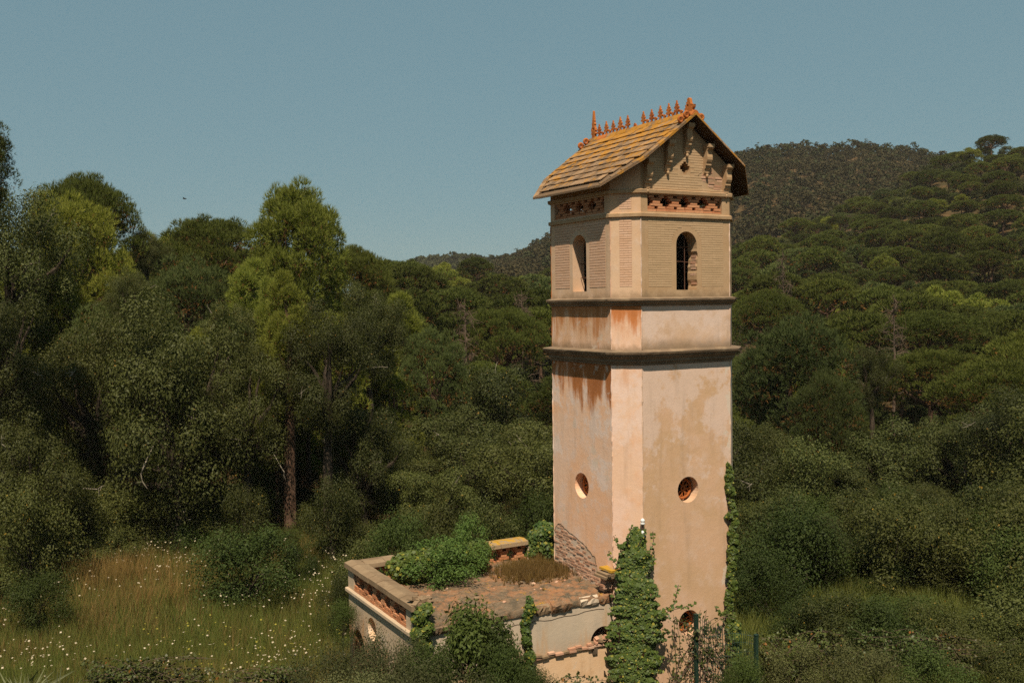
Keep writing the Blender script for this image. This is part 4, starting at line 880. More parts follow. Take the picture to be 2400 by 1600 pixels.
FILL = []
for k in range(34):                                        # the crowns that close the wood behind the meadow
    px = -40+k*27+random.uniform(-16, 16); v = random.uniform(37.5, 47); ty = random.uniform(620, 900); wp_ = random.uniform(120, 210)
    key = random.choice(['oak_near', 'oak_light', 'light_near', 'light_near', 'blue_near', 'oak_near']); nm = 'oak_tree' if key.startswith('oak') else 'pine_tree'
    FILL.append((px, v)); look = {'oak_near': 'dark oak', 'oak_light': 'mid green oak', 'light_near': 'light green pine', 'blue_near': 'dull blue-green pine'}[key]
    zn = 'at the far left' if px < 230 else ('behind the forked cork oak' if px < 520 else ('around the tallest round pine' if px < 760 else 'behind the left end of the annex'))
    hero(key, k, nm, px, v, ty, wp_, look+' filling the wood '+zn, nm.replace('_', ' '), 'crowns filling the wood behind the meadow')
# ------------------------------------------------------------------ the woods on the slopes: nearest trees one by one, the rest as a mass
taken = [plan(h_[3], h_[4]) for h_ in HERO]+[plan(*q) for q in FILL]; bulk = []
def free(xy, d): return all((xy[0]-t[0])**2+(xy[1]-t[1])**2 > d*d for t in taken)
crest = lambda px: np.interp(px, [0, 850, 900, 1000, 1150, 1300, 1450, 1700, 1850, 2000, 2200, 2400], [75, 110, 160, 190, 240, 250, 260, 255, 262, 275, 290, 300])
cand = []
for _ in range(9000):
    v = math.sqrt(random.uniform(46**2, 300**2)); px = random.uniform(-60, 2470)
    cand.append((v, px))
cand.sort()
for v, px in cand:
    if v > crest(px): continue
    xy = plan(px, v); d = 3.6+min(v, 200)*.013
    if free(xy, d): taken.append(xy); bulk.append((v, px, xy))
singles = bulk[:265]; rest = bulk[265:]
def zone(px, v):
    side = 'left of the tower' if px < 1290 else ('behind the tower' if px < 1715 else ('right of the tower' if px < 2050 else 'toward the right edge'))
    far_ = 'in the valley wood' if v < 75 else ('on the lower slope' if v < 115 else 'high on the slope')
    return far_+' '+side
for i, (v, px, xy) in enumerate(singles):
    q = random.random(); g = G(*xy); near = v < 62
    if px < 850: key = 'stone' if q < .35 else ('light' if q < .75 else 'oak')
    elif px < 1290: key = 'stone' if q < .45 else ('light' if q < .70 else ('oak' if q < .88 else ('blue' if q < .95 else 'bare')))
    else: key = 'stone' if q < .56 else ('blue' if q < .70 else ('oak' if q < .86 else ('light' if q < .94 else 'bare')))
    sp = {'stone': ('pine_tree', 'domed dark green pine', 'pine tree'), 'light': ('pine_tree', 'light yellow-green pine', 'pine tree'), 'blue': ('pine_tree', 'rounded blue-green pine', 'pine tree'), 'oak': ('oak_tree', 'dark dense oak', 'oak tree'), 'bare': ('bare_tree', 'leafless brown tree', 'bare tree')}[key]
    k2 = key if key == 'bare' else key+('_near' if near and v < 55 else '_far'); s_ = random.uniform(.62, 1.0)*(1 if key != 'oak' else .8); sz = s_*random.uniform(.72, 1.0)
    plant(k2, i, sp[0], xy, g-.2, s_, sz, random.uniform(0, 6.28), sp[1]+' among many '+zone(px, v), sp[2], 'trees '+zone(px, v), ('trunk', 'twigs') if key == 'bare' else ('trunk', 'crown'))
def mass(name, trees, nq, size, mats, label, trunk=True):
    """far trees as one object: every tree has a crown of small leaf sprays and a trunk"""
    Vs, Fs, Ms = [], [], []; off = 0
    for (xy, z, h, w_, mi, form) in trees:
        nc = 9 if nq > 100 else 4
        a = rng.random(nc)*2*math.pi; r = np.sqrt(rng.random(nc)); dome = .26*(1-np.sqrt(np.clip(1-.9*r*r, 0, 1)))
        cen = np.stack([r*np.cos(a)*w_*.36, r*np.sin(a)*w_*.36, h*(.82-dome*form-(.5 if form < 1 else .06)*rng.random(nc))], -1); rad = w_*(.17+.08*rng.random(nc))
        P, D, _ = clump_points(cen, rad, nq, .6, (.6, 1.05), .75); N = unit(D*.7+rdir(nq)*.6+np.array([0, 0, .4]))
        V, F = tris(P+np.array([xy[0], xy[1], z]), N, size*w_/6*(.6+.8*rng.random(nq))); Vs.append(V); Fs.append(F+off); Ms.append(np.full(len(F), mi)); off += len(V)
        if trunk:
            t = .02*w_; b = np.array([xy[0], xy[1], z]); q = np.array([[-t, 0, -2], [t, 0, -2], [t*.6, 0, h*.75], [-t*.6, 0, h*.75], [0, -t, -2], [0, t, -2], [0, t*.6, h*.75], [0, -t*.6, h*.75]])+b
            Vs.append(q); Fs.append(np.array([[0, 1, 2], [0, 2, 3], [4, 5, 6], [4, 6, 7]])+off); Ms.append(np.full(4, len(mats)-1)); off += 8
    o = link(name, mesh_np(name, np.concatenate(Vs), np.concatenate(Fs), mats, np.concatenate(Ms))); return tag(o, label, 'wood', kind='stuff')
def wood(name, pts, label):
    """far trees as one object: copies of the same tree forms, set out on the slope with their own size and turn"""
    keys = [('stone_far', 0), ('stone_far', 1), ('stone_far', 2), ('blue_far', 0), ('light_far', 0), ('oak_far', 0), ('oak_far', 1), ('bare', 0)]
    col_ = bpy.data.collections.new('tree_forms')
    for n_, (k_, i_) in enumerate(keys):
        tm_, cm_, H, W = PROTO[k_][i_]; bmj = bmesh.new(); bmj.from_mesh(cm_); nm = len(cm_.materials); k0 = len(bmj.faces); bmj.from_mesh(tm_); bmj.faces.ensure_lookup_table()
        for f_ in bmj.faces[k0:]: f_.material_index += nm
        mj = bpy.data.meshes.new('tree_form'); bmj.to_mesh(mj); bmj.free()
        for m_ in list(cm_.materials)+list(tm_.materials): mj.materials.append(m_)
        col_.objects.link(bpy.data.objects.new('form_%02d' % n_, mj))
    me = bpy.data.meshes.new(name); me.from_pydata([p_[0] for p_ in pts], [], [])
    a = me.attributes.new('form', 'INT', 'POINT'); a.data.foreach_set('value', [p_[1] for p_ in pts])
    a = me.attributes.new('size', 'FLOAT_VECTOR', 'POINT'); a.data.foreach_set('vector', [c_ for p_ in pts for c_ in p_[2]])
    a = me.attributes.new('turn', 'FLOAT_VECTOR', 'POINT'); a.data.foreach_set('vector', [c_ for p_ in pts for c_ in (0.0, 0.0, p_[3])])
    ng = bpy.data.node_groups.new(name, 'GeometryNodeTree'); ng.interface.new_socket('Geometry', in_out='INPUT', socket_type='NodeSocketGeometry'); ng.interface.new_socket('Geometry', in_out='OUTPUT', socket_type='NodeSocketGeometry')
    gi = ng.nodes.new('NodeGroupInput'); go = ng.nodes.new('NodeGroupOutput'); ip = ng.nodes.new('GeometryNodeInstanceOnPoints'); ci = ng.nodes.new('GeometryNodeCollectionInfo')
    ci.inputs['Collection'].default_value = col_; ci.inputs['Separate Children'].default_value = True; ci.inputs['Reset Children'].default_value = True; ip.inputs['Pick Instance'].default_value = True
    for at_, ty, so in (('form', 'INT', 'Instance Index'), ('size', 'FLOAT_VECTOR', 'Scale'), ('turn', 'FLOAT_VECTOR', 'Rotation')):
        na_ = ng.nodes.new('GeometryNodeInputNamedAttribute'); na_.data_type = ty; na_.inputs['Name'].default_value = at_; ng.links.new(na_.outputs[0], ip.inputs[so])
    ng.links.new(gi.outputs[0], ip.inputs['Points']); ng.links.new(ci.outputs[0], ip.inputs['Instance']); ng.links.new(ip.outputs[0], go.inputs[0])
    o = link(name, me); md = o.modifiers.new('wood', 'NODES'); md.node_group = ng; return tag(o, label, 'wood', kind='stuff')
pts = []
for v, px, xy in rest:
    q = random.random(); f_ = random.choice([0, 1, 2]) if q < .64 else (3 if q < .74 else (4 if q < .82 else (random.choice([5, 6]) if q < .97 else 7))); s_ = random.uniform(.6, 1.05)
    pts.append(((float(xy[0]), float(xy[1]), G(*xy)-.4), f_, (s_, s_, s_*random.uniform(.6, .85)), random.uniform(0, 6.28)))
for _ in range(1500):                                      # young trees and scrub between them
    v = math.sqrt(random.uniform(62**2, 300**2)); px = random.uniform(860, 2700)
    if v > crest(px): continue
    xy = plan(px, v); s_ = random.uniform(.4, .7); pts.append(((float(xy[0]), float(xy[1]), G(*xy)-.8), random.choice([5, 6, 6, 3]), (s_, s_, s_*.62), random.uniform(0, 6.28)))
wood('pine_wood', pts, 'dense green pine wood covering the upper slopes behind and right of the tower')
hb_ = []
for _ in range(5700):
    v = random.uniform(285, 520); px = random.uniform(1150, 2420); 
    if v < crest(px)+8: continue
    xy = plan(px, v); g = G(*xy); q = random.random()
    hb_.append((xy, g-.3, random.uniform(4.5, 8.5), random.uniform(3.2, 5.6), 0 if q < .66 else (1 if q < .9 else 2), 1.0))
for px in np.arange(1180, 2420, 5.0):                      # the row that stands out on the crest
    v = random.uniform(455, 490); xy = plan(px, v); hb_.append((xy, G(*xy)-.3, random.uniform(6, 11), random.uniform(3, 5.5), random.choice([0, 1, 1]), 1.0))
mass('hill_wood', hb_, 64, 1.05, [m_far1, m_far2, m_far1, m_bark], 'sparse brownish wood on the far hill behind the tower')
hc_ = []
for _ in range(1500):
    px = random.uniform(880, 1260); v = random.uniform(560, 760); xy = plan(px, v); hc_.append((xy, G(*xy)-.3, random.uniform(5, 9), random.uniform(5, 8), 1, 1.0))
mass('hill_wood', hc_, 24, 1.9, [m_far1, m_far2, m_dryn, m_bark], 'distant low wooded hill on the horizon left of the tower')

# ------------------------------------------------------------------ shrubs
SH = [
 ('shrub_green', 0, 570, 29, 1222, 300, 'rounded green bush in the middle of the dry meadow', 'bush'),
 ('shrub_dark', 0, 60, 30, 1110, 250, 'dark shrub at the left edge under the low oak', 'bush'),
 ('shrub_dark', 1, 250, 33, 1230, 190, 'dark shrub in shadow below the forked oak', 'bush'),
 ('shrub_green', 1, 690, 31, 1265, 120, 'small green shrub right of the meadow bush', 'bush'),
 ('shrub_green', 2, 70, 27, 1330, 190, 'low green shrub left in the meadow', 'bush'),
 ('shrub_dark', 1, 860, 29, 1240, 200, 'dark shrub behind the left parapet of the annex', 'bush'),
 ('shrub_dark', 0, 780, 26, 1340, 110, 'leafy shrub against the left wall of the annex', 'bush'),
 ('shrub_green', 2, 790, 22, 1400, 80, 'green shrub at the foot of the annex left wall', 'bush'),
 ('shrub_dark', 0, 1010, 29, 1165, 200, 'dark shrub rising behind the terrace bush', 'bush'),
 ('shrub_dark', 1, 1130, 30, 1150, 220, 'dark shrub behind the back parapet of the annex', 'bush'),
 ('shrub_green', 1, 1245, 31, 1140, 200, 'dark green shrub behind the ivy at the tower left side', 'bush'),
 ('shrub_green', 2, 930, 28, 1180, 170, 'shrub behind the far corner of the annex parapet', 'bush'),
 ('laurel', 0, 1085, 18.4, 1396, 265, 'glossy upright laurel shrub before the annex front wall', 'shrub'),
 ('laurel', 0, 1165, 17.9, 1455, 190, 'smaller glossy shrub right beside the upright laurel', 'shrub'),
 ('shrub_grey', 0, 935, 17.8, 1482, 190, 'grey-green shrub below the ivy cushion at the annex corner', 'shrub'),
 ('shrub_grey', 0, 750, 17.6, 1490, 220, 'grey-green shrub left of the annex corner in the foreground', 'shrub'),
 ('shrub_grey', 1, 880, 17.0, 1472, 220, 'grey-green shrub before the annex round opening', 'shrub'),
 ('shrub_green', 0, 985, 17.3, 1500, 190, 'green shrub at the near corner of the annex', 'shrub'),
 ('shrub_green', 1, 1190, 17.2, 1500, 170, 'green shrub right of the laurel in the foreground', 'shrub'),
 ('shrub_grey', 0, 1000, 15.6, 1540, 360, 'wide grey-green shrub along the bottom centre', 'shrub'),
 ('shrub_grey', 1, 820, 15.4, 1550, 300, 'grey-green shrub at the bottom left of centre', 'shrub'),
 ('shrub_green', 2, 1250, 16.2, 1560, 150, 'low green shrub at the bottom before the peach wall', 'shrub'),
 ('shrub_grey', 1, 1935, 29.5, 1195, 110, 'pale dry-green conical shrub in the thicket right of the tower', 'shrub'),
 ('shrub_green', 0, 2055, 30, 1265, 260, 'green shrub behind the pale conical shrub', 'shrub'),
 ('shrub_dark', 1, 2250, 29, 1290, 260, 'dark shrub low in the thicket at right', 'shrub'),
 ('shrub_dark', 0, 2400, 27.5, 1290, 260, 'dark shrub cut by the right edge', 'shrub'),
 ('shrub_green', 1, 1800, 27, 1285, 200, 'bright green shrub beside the ivied tower edge', 'shrub'),
 ('shrub_green', 2, 1900, 24.5, 1400, 240, 'bramble-like shrub right of the fence post', 'shrub'),
 ('shrub_green', 0, 2110, 25, 1395, 260, 'green shrub in the lower right thicket', 'shrub'),
 ('shrub_dark', 1, 2320, 24, 1420, 260, 'dark leafy shrub in the lower right corner, upper one', 'shrub'),
 ('shrub_grey', 0, 1860, 21, 1490, 190, 'greyish shrub at the bottom right of the fence', 'shrub'),
 ('shrub_grey', 1, 2030, 20.5, 1500, 230, 'grey-green shrub at the bottom, middle of the lower right', 'shrub'),
 ('shrub_green', 1, 2200, 20.5, 1510, 220, 'low green shrub at the bottom right', 'shrub'),
 ('shrub_dark', 0, 2370, 20.5, 1500, 220, 'dark green shrub in the bottom right corner', 'shrub'),
 ('shrub_green', 2, 1745, 19.6, 1530, 130, 'yellowish green shrub around the foot of the far fence post', 'shrub'),
 ('shrub_green', 1, 1690, 18.6, 1575, 110, 'low shrub before the wire fence', 'shrub'),
]
for key, var, px, v, ty, wp_, lab, cat in SH: hero(key, var, 'shrub' if cat == 'shrub' else 'bush', px, v, ty, wp_, lab, cat, 'shrubs around the annex and meadow', parts=('stems', 'leaves'), hmin=.55, hmax=1.9)
for i in range(15):                                        # low growth along the back of the meadow
    px = 60+i*54+random.uniform(-22, 22); v = random.uniform(33.6, 36.8); xy = plan(px, v); s_ = random.uniform(.7, 1.15); zn = 'left of the forked oak' if px < 330 else ('under the forked oak' if px < 560 else 'near the leaning pine trunk')
    plant(('shrub_dark', 'shrub_green')[i % 2], i, 'shrub', xy, G(*xy)-.2, s_, s_*random.uniform(.7, 1.1), random.uniform(0, 6.28), 'shadowed shrub along the back of the meadow '+zn, 'shrub', 'shrubs along the back of the meadow', ('stems', 'leaves'))
for i in range(130):                                       # undergrowth between the trees
    v = random.uniform(27, 60); px = random.choice([random.uniform(-40, 1290), random.uniform(1740, 2450), random.uniform(1740, 2450)])
    if px < 1290 and v < 36: continue
    xy = plan(px, v); s_ = random.uniform(.7, 1.35)
    if xy[0] > -7.5 and xy[1] < 4 and xy[0] < 2.5: continue
    zn = ('below the left pines' if px < 850 else ('left of the tower' if px < 1290 else ('just right of the tower' if px < 1950 else ('below the big domed pines' if px < 2250 else 'near the right edge'))))+(', nearer row' if v < 40 else ', farther row')
    plant(('shrub_dark', 'shrub_green', 'shrub_dark')[i % 3], i, 'shrub', xy, G(*xy)-.2, s_, s_*random.uniform(.8, 1.2), random.uniform(0, 6.28), 'low dark shrub in the undergrowth of the wood '+zn, 'shrub', 'undergrowth '+zn, ('stems', 'leaves'))

for i in range(12):                                        # the wood goes on behind the tower and past the picture's sides
    px, v = ((1330, 36), (1400, 42), (1480, 38), (1560, 44), (1640, 37), (1700, 41), (2540, 34), (2600, 40), (2660, 30), (2760, 36), (-150, 36), (-240, 42))[i]; xy = plan(px, v); s_ = random.uniform(.7, .95); wh = 'behind the tower' if px < 2000 and px > 0 else ('past the right edge' if px > 2000 else 'past the left edge')
    plant('oak_light' if i % 2 else 'oak_near', i, 'oak_tree', xy, G(*xy)-.3, s_, s_*.8, i*1.3, 'dark oak of the same wood standing '+wh, 'oak tree', 'oaks '+wh)
for i in range(14):
    px, v = ((1320, 29), (1390, 31), (1460, 30), (1540, 32), (1620, 30), (1700, 32), (1590, 35), (2500, 24), (2560, 28), (2640, 24), (2720, 30), (-120, 29), (-200, 26), (2480, 30))[i]; xy = plan(px, v); s_ = random.uniform(.9, 1.3); wh = 'behind the tower' if 0 < px < 2000 else 'past the picture side'
    plant('shrub_dark' if i % 2 else 'shrub_green', i, 'shrub', xy, G(*xy)-.2, s_, s_*.9, i*.9, 'leafy shrub of the undergrowth '+wh, 'shrub', 'undergrowth '+wh, ('stems', 'leaves'))
# ------------------------------------------------------------------ ivy and creepers
m_ivy = leafmat('ivy_leaves', (0.018, 0.046, 0.010), (0.074, 0.112, 0.025), (0.040, 0.068, 0.014), .18, .5, .2, alt=(0.20, 0.20, 0.035), altp=.08, var=(.9, 1.1))
def solid_at(P):                                           # inside the tower or the annex?
    x, y, z = P[:, 0], P[:, 1], P[:, 2]; ax, ay = np.abs(x), np.abs(y)
    t = (ax < HF) & (ay < HF) & (ax+ay < A_+HF); an = (x > AX) & (x < -1.7) & (y > AY0) & (y < AY1) & (z < 3.15); return t | an
def ivy(name, blobs, dens, size, label, shoots=(), group='ivy climbing the walls', sheet=0):
    B = np.array(blobs, float); J = np.repeat(B, 2, 0); J[:, :3] += rdir(len(J))*J[:, 3:]*.75; J[:, 3] *= .3+.35*rng.random(len(J)); B = np.concatenate([B*np.array([1, 1, 1, .88]), J]); cen, rad = B[:, :3], B[:, 3]; n = int(dens*np.sum(rad**2)*4*math.pi)
    k = rng.choice(len(cen), n, p=rad**2/np.sum(rad**2)); d = rdir(n); P = cen[k]+d*rad[k, None]*(.55+.75*rng.random((n, 1))); dd = np.linalg.norm(P[:, None]-cen[None], axis=2)/rad[None]
    ok = (dd.min(1) > .5) & ~solid_at(P); P, d = P[ok], d[ok]
    if sheet: P, d = ivy_sheet(sheet); P, d = P[~solid_at(P)], d[~solid_at(P)]
    sp = []; sn = []; mb = MB()
    for pts in shoots:
        pts = [Vector(p) for p in pts]; mb.tube(pts, .008, 4)
        for a, b in zip(pts[:-1], pts[1:]):
            m_ = max(3, int((b-a).length/.022))
            for j in range(m_): sp.append(a.lerp(b, j/m_)+Vector(rdir(1)[0])*.045); sn.append((rdir(1)[0]*.7+np.array([-.4, -.7, .4])))
    if sp: P = np.concatenate([P, np.array(sp)]); d = np.concatenate([d, unit(np.array(sn))])
    N = unit(d*.8+rdir(len(P))*.6+np.array([-.3, -.45, .35])); V, F = leaves(P, N, size*(.4+1.0*rng.random(len(P))), .85)
    t = thing(name, tuple(cen[np.argmin(cen[:, 2])]), label, 'ivy', group); link('leaves', mesh_np('ivy_leaves', V, F, [m_ivy]), t)
    mb.tube([Vector(cen[np.argmin(cen[:, 2])])+Vector((0, 0, -.5)), Vector(cen.mean(0)), Vector(cen[np.argmax(cen[:, 2])])], [.035, .025, .008], 5); link('stem', mb.mesh('stem', m_bark), t); return t
bl = lambda L, v: [(*at(px, py, v), r) for px, py, r in L]
prf = np.array([(1236, 1486, 1494), (1262, 1470, 1511), (1286, 1455, 1522), (1340, 1446, 1529), (1400, 1440, 1541), (1445, 1430, 1562), (1500, 1424, 1553), (1560, 1430, 1546), (1650, 1434, 1546), (1780, 1425, 1560)], float)
def ivy_sheet(n):
    """leaves lying over one another on an uneven curtain that bulges out from the corner"""
    P = []; N = []
    for _ in range(n):
        py = random.uniform(1236, 1780); k_ = random.uniform(-1, 1); l_, r_ = np.interp(py, prf[:, 0], prf[:, 1]), np.interp(py, prf[:, 0], prf[:, 2])
        e = .98+.42*mnoise.noise(Vector((py*.030, 3*np.sign(k_), 0)))+.42*mnoise.noise(Vector((py*.095, 3*np.sign(k_), 4))); px = (l_+r_)/2+(r_-l_)/2*k_*e
        b = .36*math.sqrt(max(0, 1-k_*k_))*min(1, (py-1220)/130); lump = .13*mnoise.noise(Vector((px*.022, py*.022, 7)))+.06*mnoise.noise(Vector((px*.06, py*.06, 1)))
        if mnoise.noise(Vector((px*.05, py*.05, 20))) < -.33 and random.random() < .8: continue
        P.append(at(px, py, 21.80-b-lump*(1-.5*abs(k_))-random.uniform(0, .05))); N.append(-Fw*.9+Rt*k_*.7+np.array([0, 0, .45]))
    return np.array(P), unit(np.array(N))
cpt = lambda *L: [tuple(at(px, py, v)) for px, py, v in L]
ivy('ivy', bl([(1480, 1700, .3), (1480, 1500, .3), (1488, 1280, .1)], 21.75), 10, .066, 'thick ivy column covering the corner between the tower and annex', [cpt((1475, 1300, 21.6), (1470, 1270, 21.55), (1480, 1232, 21.6)), cpt((1465, 1310, 21.6), (1450, 1280, 21.5), (1438, 1255, 21.55)), cpt((1495, 1280, 21.5), (1511, 1250, 21.6), (1514, 1238, 21.6)), cpt((1515, 1300, 21.5), (1532, 1275, 21.5), (1530, 1245, 21.6)), cpt((1520, 1340, 21.5), (1534, 1310, 21.6), (1532, 1285, 21.6)), cpt((1540, 1440, 21.4), (1580, 1415, 21.3), (1590, 1370, 21.5)), cpt((1540, 1450, 21.4), (1570, 1430, 21.2), (1630, 1415, 20.9)), cpt((1450, 1330, 21.4), (1435, 1310, 21.3), (1425, 1290, 21.4))], sheet=14000)
ivy('ivy', [(*at(1714+4*math.sin(py*.021)+random.uniform(-6, 7), py, 22.95), random.uniform(.035, .095)) for py in range(1088, 1480, 6)]+[(*at(1720, py, 22.95), .16) for py in range(1470, 1620, 20)], 1500, .075, 'narrow ivy strip climbing the right edge of the tower',
    [cpt((1715, 1235, 23.4), (1706, 1215, 23.2), (1700, 1185, 23.2)), cpt((1715, 1290, 23.4), (1703, 1275, 23.1), (1694, 1272, 23.1)), cpt((1716, 1100, 23.4), (1708, 1085, 23.3), (1706, 1080, 23.3)), cpt((1716, 1430, 23.4), (1690, 1440, 22.6), (1675, 1420, 22.5))])
ivy('ivy', [(*onp(1236+5*math.sin(py*.05), py, 1, -1.31), random.uniform(.06, .12)) for py in range(1405, 1580, 12)], 1500, .07, 'thin strand of ivy hanging on the grey annex front wall')
ivy('ivy', [(*onp(990+random.uniform(-9, 9), py, 1, -1.33), random.uniform(.12, .17)) for py in range(1432, 1520, 13)], 1500, .075, 'small ivy cushion by the near corner of the annex')
ivy('ivy', [(*onp(px, py, 1, 2.25), r) for px, py, r in ((1255, 1262, .22), (1275, 1248, .28), (1270, 1280, .3), (1245, 1290, .18), (1290, 1270, .25), (1280, 1300, .25))], 1300, .08, 'ivy heaped over the back parapet against the tower')
ivy('ivy', [(*onp(px, py, 1, 1.75), r) for px, py, r in ((930, 1330, .24), (950, 1345, .26), (985, 1350, .28), (1030, 1345, .3), (1075, 1335, .3), (1110, 1315, .28), (1125, 1290, .24), (1000, 1320, .34), (1050, 1310, .34), (1095, 1300, .3), (960, 1318, .26), (1120, 1335, .2))], 1300, .085, 'low ivy spreading on the terrace around the bush')
m_ter = leafmat('terrace_bush_leaves', (0.042, 0.092, 0.022), (0.100, 0.165, 0.045), (0.065, 0.115, 0.028), .25, .5, .15, var=(1, 1)); shrub('terrace_bush', 97, 2.4, 3.0, 19, 7000, .10, m_ter, .42)
plant('terrace_bush', 0, 'bush', (-4.65, 1.5), 3.05, .68, .52, 1.0, 'leafy green bush growing on the annex terrace', 'bush', None, ('stems', 'leaves'))
plant('terrace_bush', 0, 'bush', (-3.95, 1.75), 3.05, .50, .66, 3.0, 'taller leafy shrub at the back of the annex terrace', 'bush', None, ('stems', 'leaves'))

# ------------------------------------------------------------------ grasses and flowers
m_dry = leafmat('dry_grass', (0.085, 0.066, 0.026), (0.29, 0.20, 0.085), (0.075, 0.080, 0.026), .25, .7, .15, tcol=(1, 1, .8), var=(1, 1)); m_gr = leafmat('green_grass', (0.060, 0.095, 0.020), (0.14, 0.165, 0.045), (0.10, 0.105, 0.03), .3, .6, .2, var=(1, 1))
m_umb = leafmat('white_umbels', (0.34, 0.31, 0.25), (0.52, 0.48, 0.41), (0.40, 0.36, 0.29), .2, .8, .1, tcol=(1, 1, 1), var=(1, 1)); m_yel = leafmat('yellow_umbels', (0.17, 0.17, 0.03), (0.26, 0.24, 0.05), (0.16, 0.16, 0.03), .2, .8, .1, tcol=(1, 1, .7), var=(1, 1))
def scatter(n, px0, px1, v0, v1, keep=None):
    v = np.sqrt(rng.uniform(v0**2, v1**2, n)); px = rng.uniform(px0, px1, n); xy = CAM[:2]+FH*v[:, None]+RH*((px-1200)/FPX*v)[:, None]
    ok = ~((xy[:, 0] > AX-.1) & (xy[:, 0] < 1.9) & (xy[:, 1] > AY0-.1) & (xy[:, 1] < AY1+.1))
    if keep is not None: ok &= keep(px, v, xy)
    xy = xy[ok]; return np.concatenate([xy, ground(xy[:, 0], xy[:, 1])[:, None]], 1), px[ok], v[ok]
nz = lambda xy, f, o=0: .5+.5*np.sin(xy[:, 0]*f+o+np.sin(xy[:, 1]*f*1.3))*np.cos(xy[:, 1]*f*.8+o*2)
P, px, v = scatter(26000, -200, 860, 18, 44, lambda px, v, xy: rng.random(len(px)) < .15+.85*nz(xy, .55)*nz(xy, 2.3, 3)**.5)
hgt = .25+.35*nz(P, .4, 1)[:, None]+.3*nz(P, 1.7, 2)[:, None]
V, F = tufts(P, np.tile([.16, .05, 1.0], (len(P), 1)), 7, .62, .016, .42); V2, F2 = V.reshape(-1, 3, 3), F; V2[:, 2] = V2[:, 0]+(V2[:, 2]-V2[:, 0])*np.repeat(hgt/.55, 7, 0); V = V2.reshape(-1, 3)
tag(link('dry_grass', mesh_np('dry_grass', V, F, [m_dry])), 'golden dry grass covering the meadow left of the annex', 'grass', kind='stuff')
P, px, v = scatter(30000, -200, 900, 15, 36, lambda px, v, xy: rng.random(len(px)) < np.clip((30-v)/5, .55, 1)*(.35+.65*nz(xy, .7, 2)))
V, F = tufts(P, np.tile([0, 0, 1.0], (len(P), 1)), 8, .75, .02, .45)
tag(link('green_grass', mesh_np('green_grass', V, F, [m_gr])), 'green weeds and fennel in the near part of the meadow', 'grass', kind='stuff')
P, px, v = scatter(12000, 1720, 2800, 17, 34); V, F = tufts(P, np.tile([0, 0, 1.0], (len(P), 1)), 8, .7, .03, .6)
tag(link('ground_cover', mesh_np('ground_cover', V, F, [m_gr])), 'low weeds between the shrubs at lower right', 'ground cover', kind='stuff')
def umbels(n, px0, px1, v0, v1, mat, hgt, r, name, label, keep=None):
    P, px, v = scatter(n, px0, px1, v0, v1, keep); n = len(P); h = hgt*(.75+.5*rng.random(n)); c = P+np.stack([rng.normal(size=n)*.06, rng.normal(size=n)*.06, h], -1); N = unit(np.stack([rng.normal(size=n)*.3-.15, rng.normal(size=n)*.3-.25, np.ones(n)], -1)); t = unit(np.cross(N, rdir(n))); b = np.cross(N, t); rr = r*(.55+.6*rng.random((n, 1)))
    Vs = [c+N*rr*.25]+[c+(t*math.cos(g)+b*math.sin(g))*rr*(1+.22*((k % 2)*2-1)) for k, g in enumerate(np.arange(8)*math.pi/4)]
    V = np.stack(Vs, 1); F = np.stack([np.stack([np.arange(n)*9, np.arange(n)*9+1+k, np.arange(n)*9+1+(k+1) % 8], -1) for k in range(8)], 1).reshape(-1, 3)
    sw = np.stack([P+np.array([-.006, 0, 0]), P+np.array([.006, 0, 0]), c], 1); Fs = np.arange(n*3).reshape(n, 3)+n*9
    return tag(link(name, mesh_np(name, np.concatenate([V.reshape(-1, 3), sw.reshape(-1, 3)]), np.concatenate([F, Fs]), [mat, m_gr], np.concatenate([np.zeros(len(F)), np.ones(len(Fs))]))), label, 'flowers', kind='stuff')
umbels(3000, -80, 830, 22.5, 36, m_umb, .80, .026, 'white_wildflowers', 'white umbel wildflowers dotted over the dry meadow', lambda px, v, xy: rng.random(len(px)) < 1.7*nz(xy, .6, 4)**2.0*nz(xy, 1.9, 1)**.7)
umbels(420, 250, 820, 18, 26, m_yel, .85, .026, 'yellow_wildflowers', 'yellow fennel heads in the green part of the meadow', lambda px, v, xy: rng.random(len(px)) < nz(xy, .8, 1))
c0 = plan(245, 31); q = rng.normal(size=(230, 2))*np.array([.8, .7])+c0; P = np.concatenate([q, ground(q[:, 0], q[:, 1])[:, None]], 1); V, F = tufts(P, np.tile([0, 0, 1.], (len(P), 1)), 9, 1.15, .018, .38)
for (px_, v_, n_) in ((250, 33, 160), (420, 31.5, 140), (330, 29.5, 150), (690, 33.5, 120)):
    q = rng.normal(size=(n_, 2))*np.array([.9, .6])+plan(px_, v_); P = np.concatenate([q, ground(q[:, 0], q[:, 1])[:, None]], 1); V_, F_ = tufts(P, np.tile([.1, 0, 1.], (n_, 1)), 9, .85, .016, .45); F = np.concatenate([F, F_+len(V)]); V = np.concatenate([V, V_])
tag(link('tall_grass', mesh_np('tall_grass', V, F, [m_dry])), 'tall sunlit golden grass tufts along the back of the meadow under the oaks', 'grass', kind='stuff')
q = np.stack([np.clip(rng.normal(-2.5, .45, 900), -3.6, -1.76), rng.normal(1.0, .38, 900)], -1); P = np.concatenate([q, np.full((900, 1), 3.18)], 1); V, F = tufts(P, np.tile([0, 0, 1.], (900, 1)), 8, .25, .012, .5)
tag(link('terrace_grass', mesh_np('terrace_grass', V, F, [leafmat('terrace_grass', (0.13, 0.085, 0.035), (0.22, 0.15, 0.06), (0.16, 0.12, 0.03), .2, .8, .1)])), 'brownish dry grass on the annex terrace beside the tower', 'grass', kind='stuff')
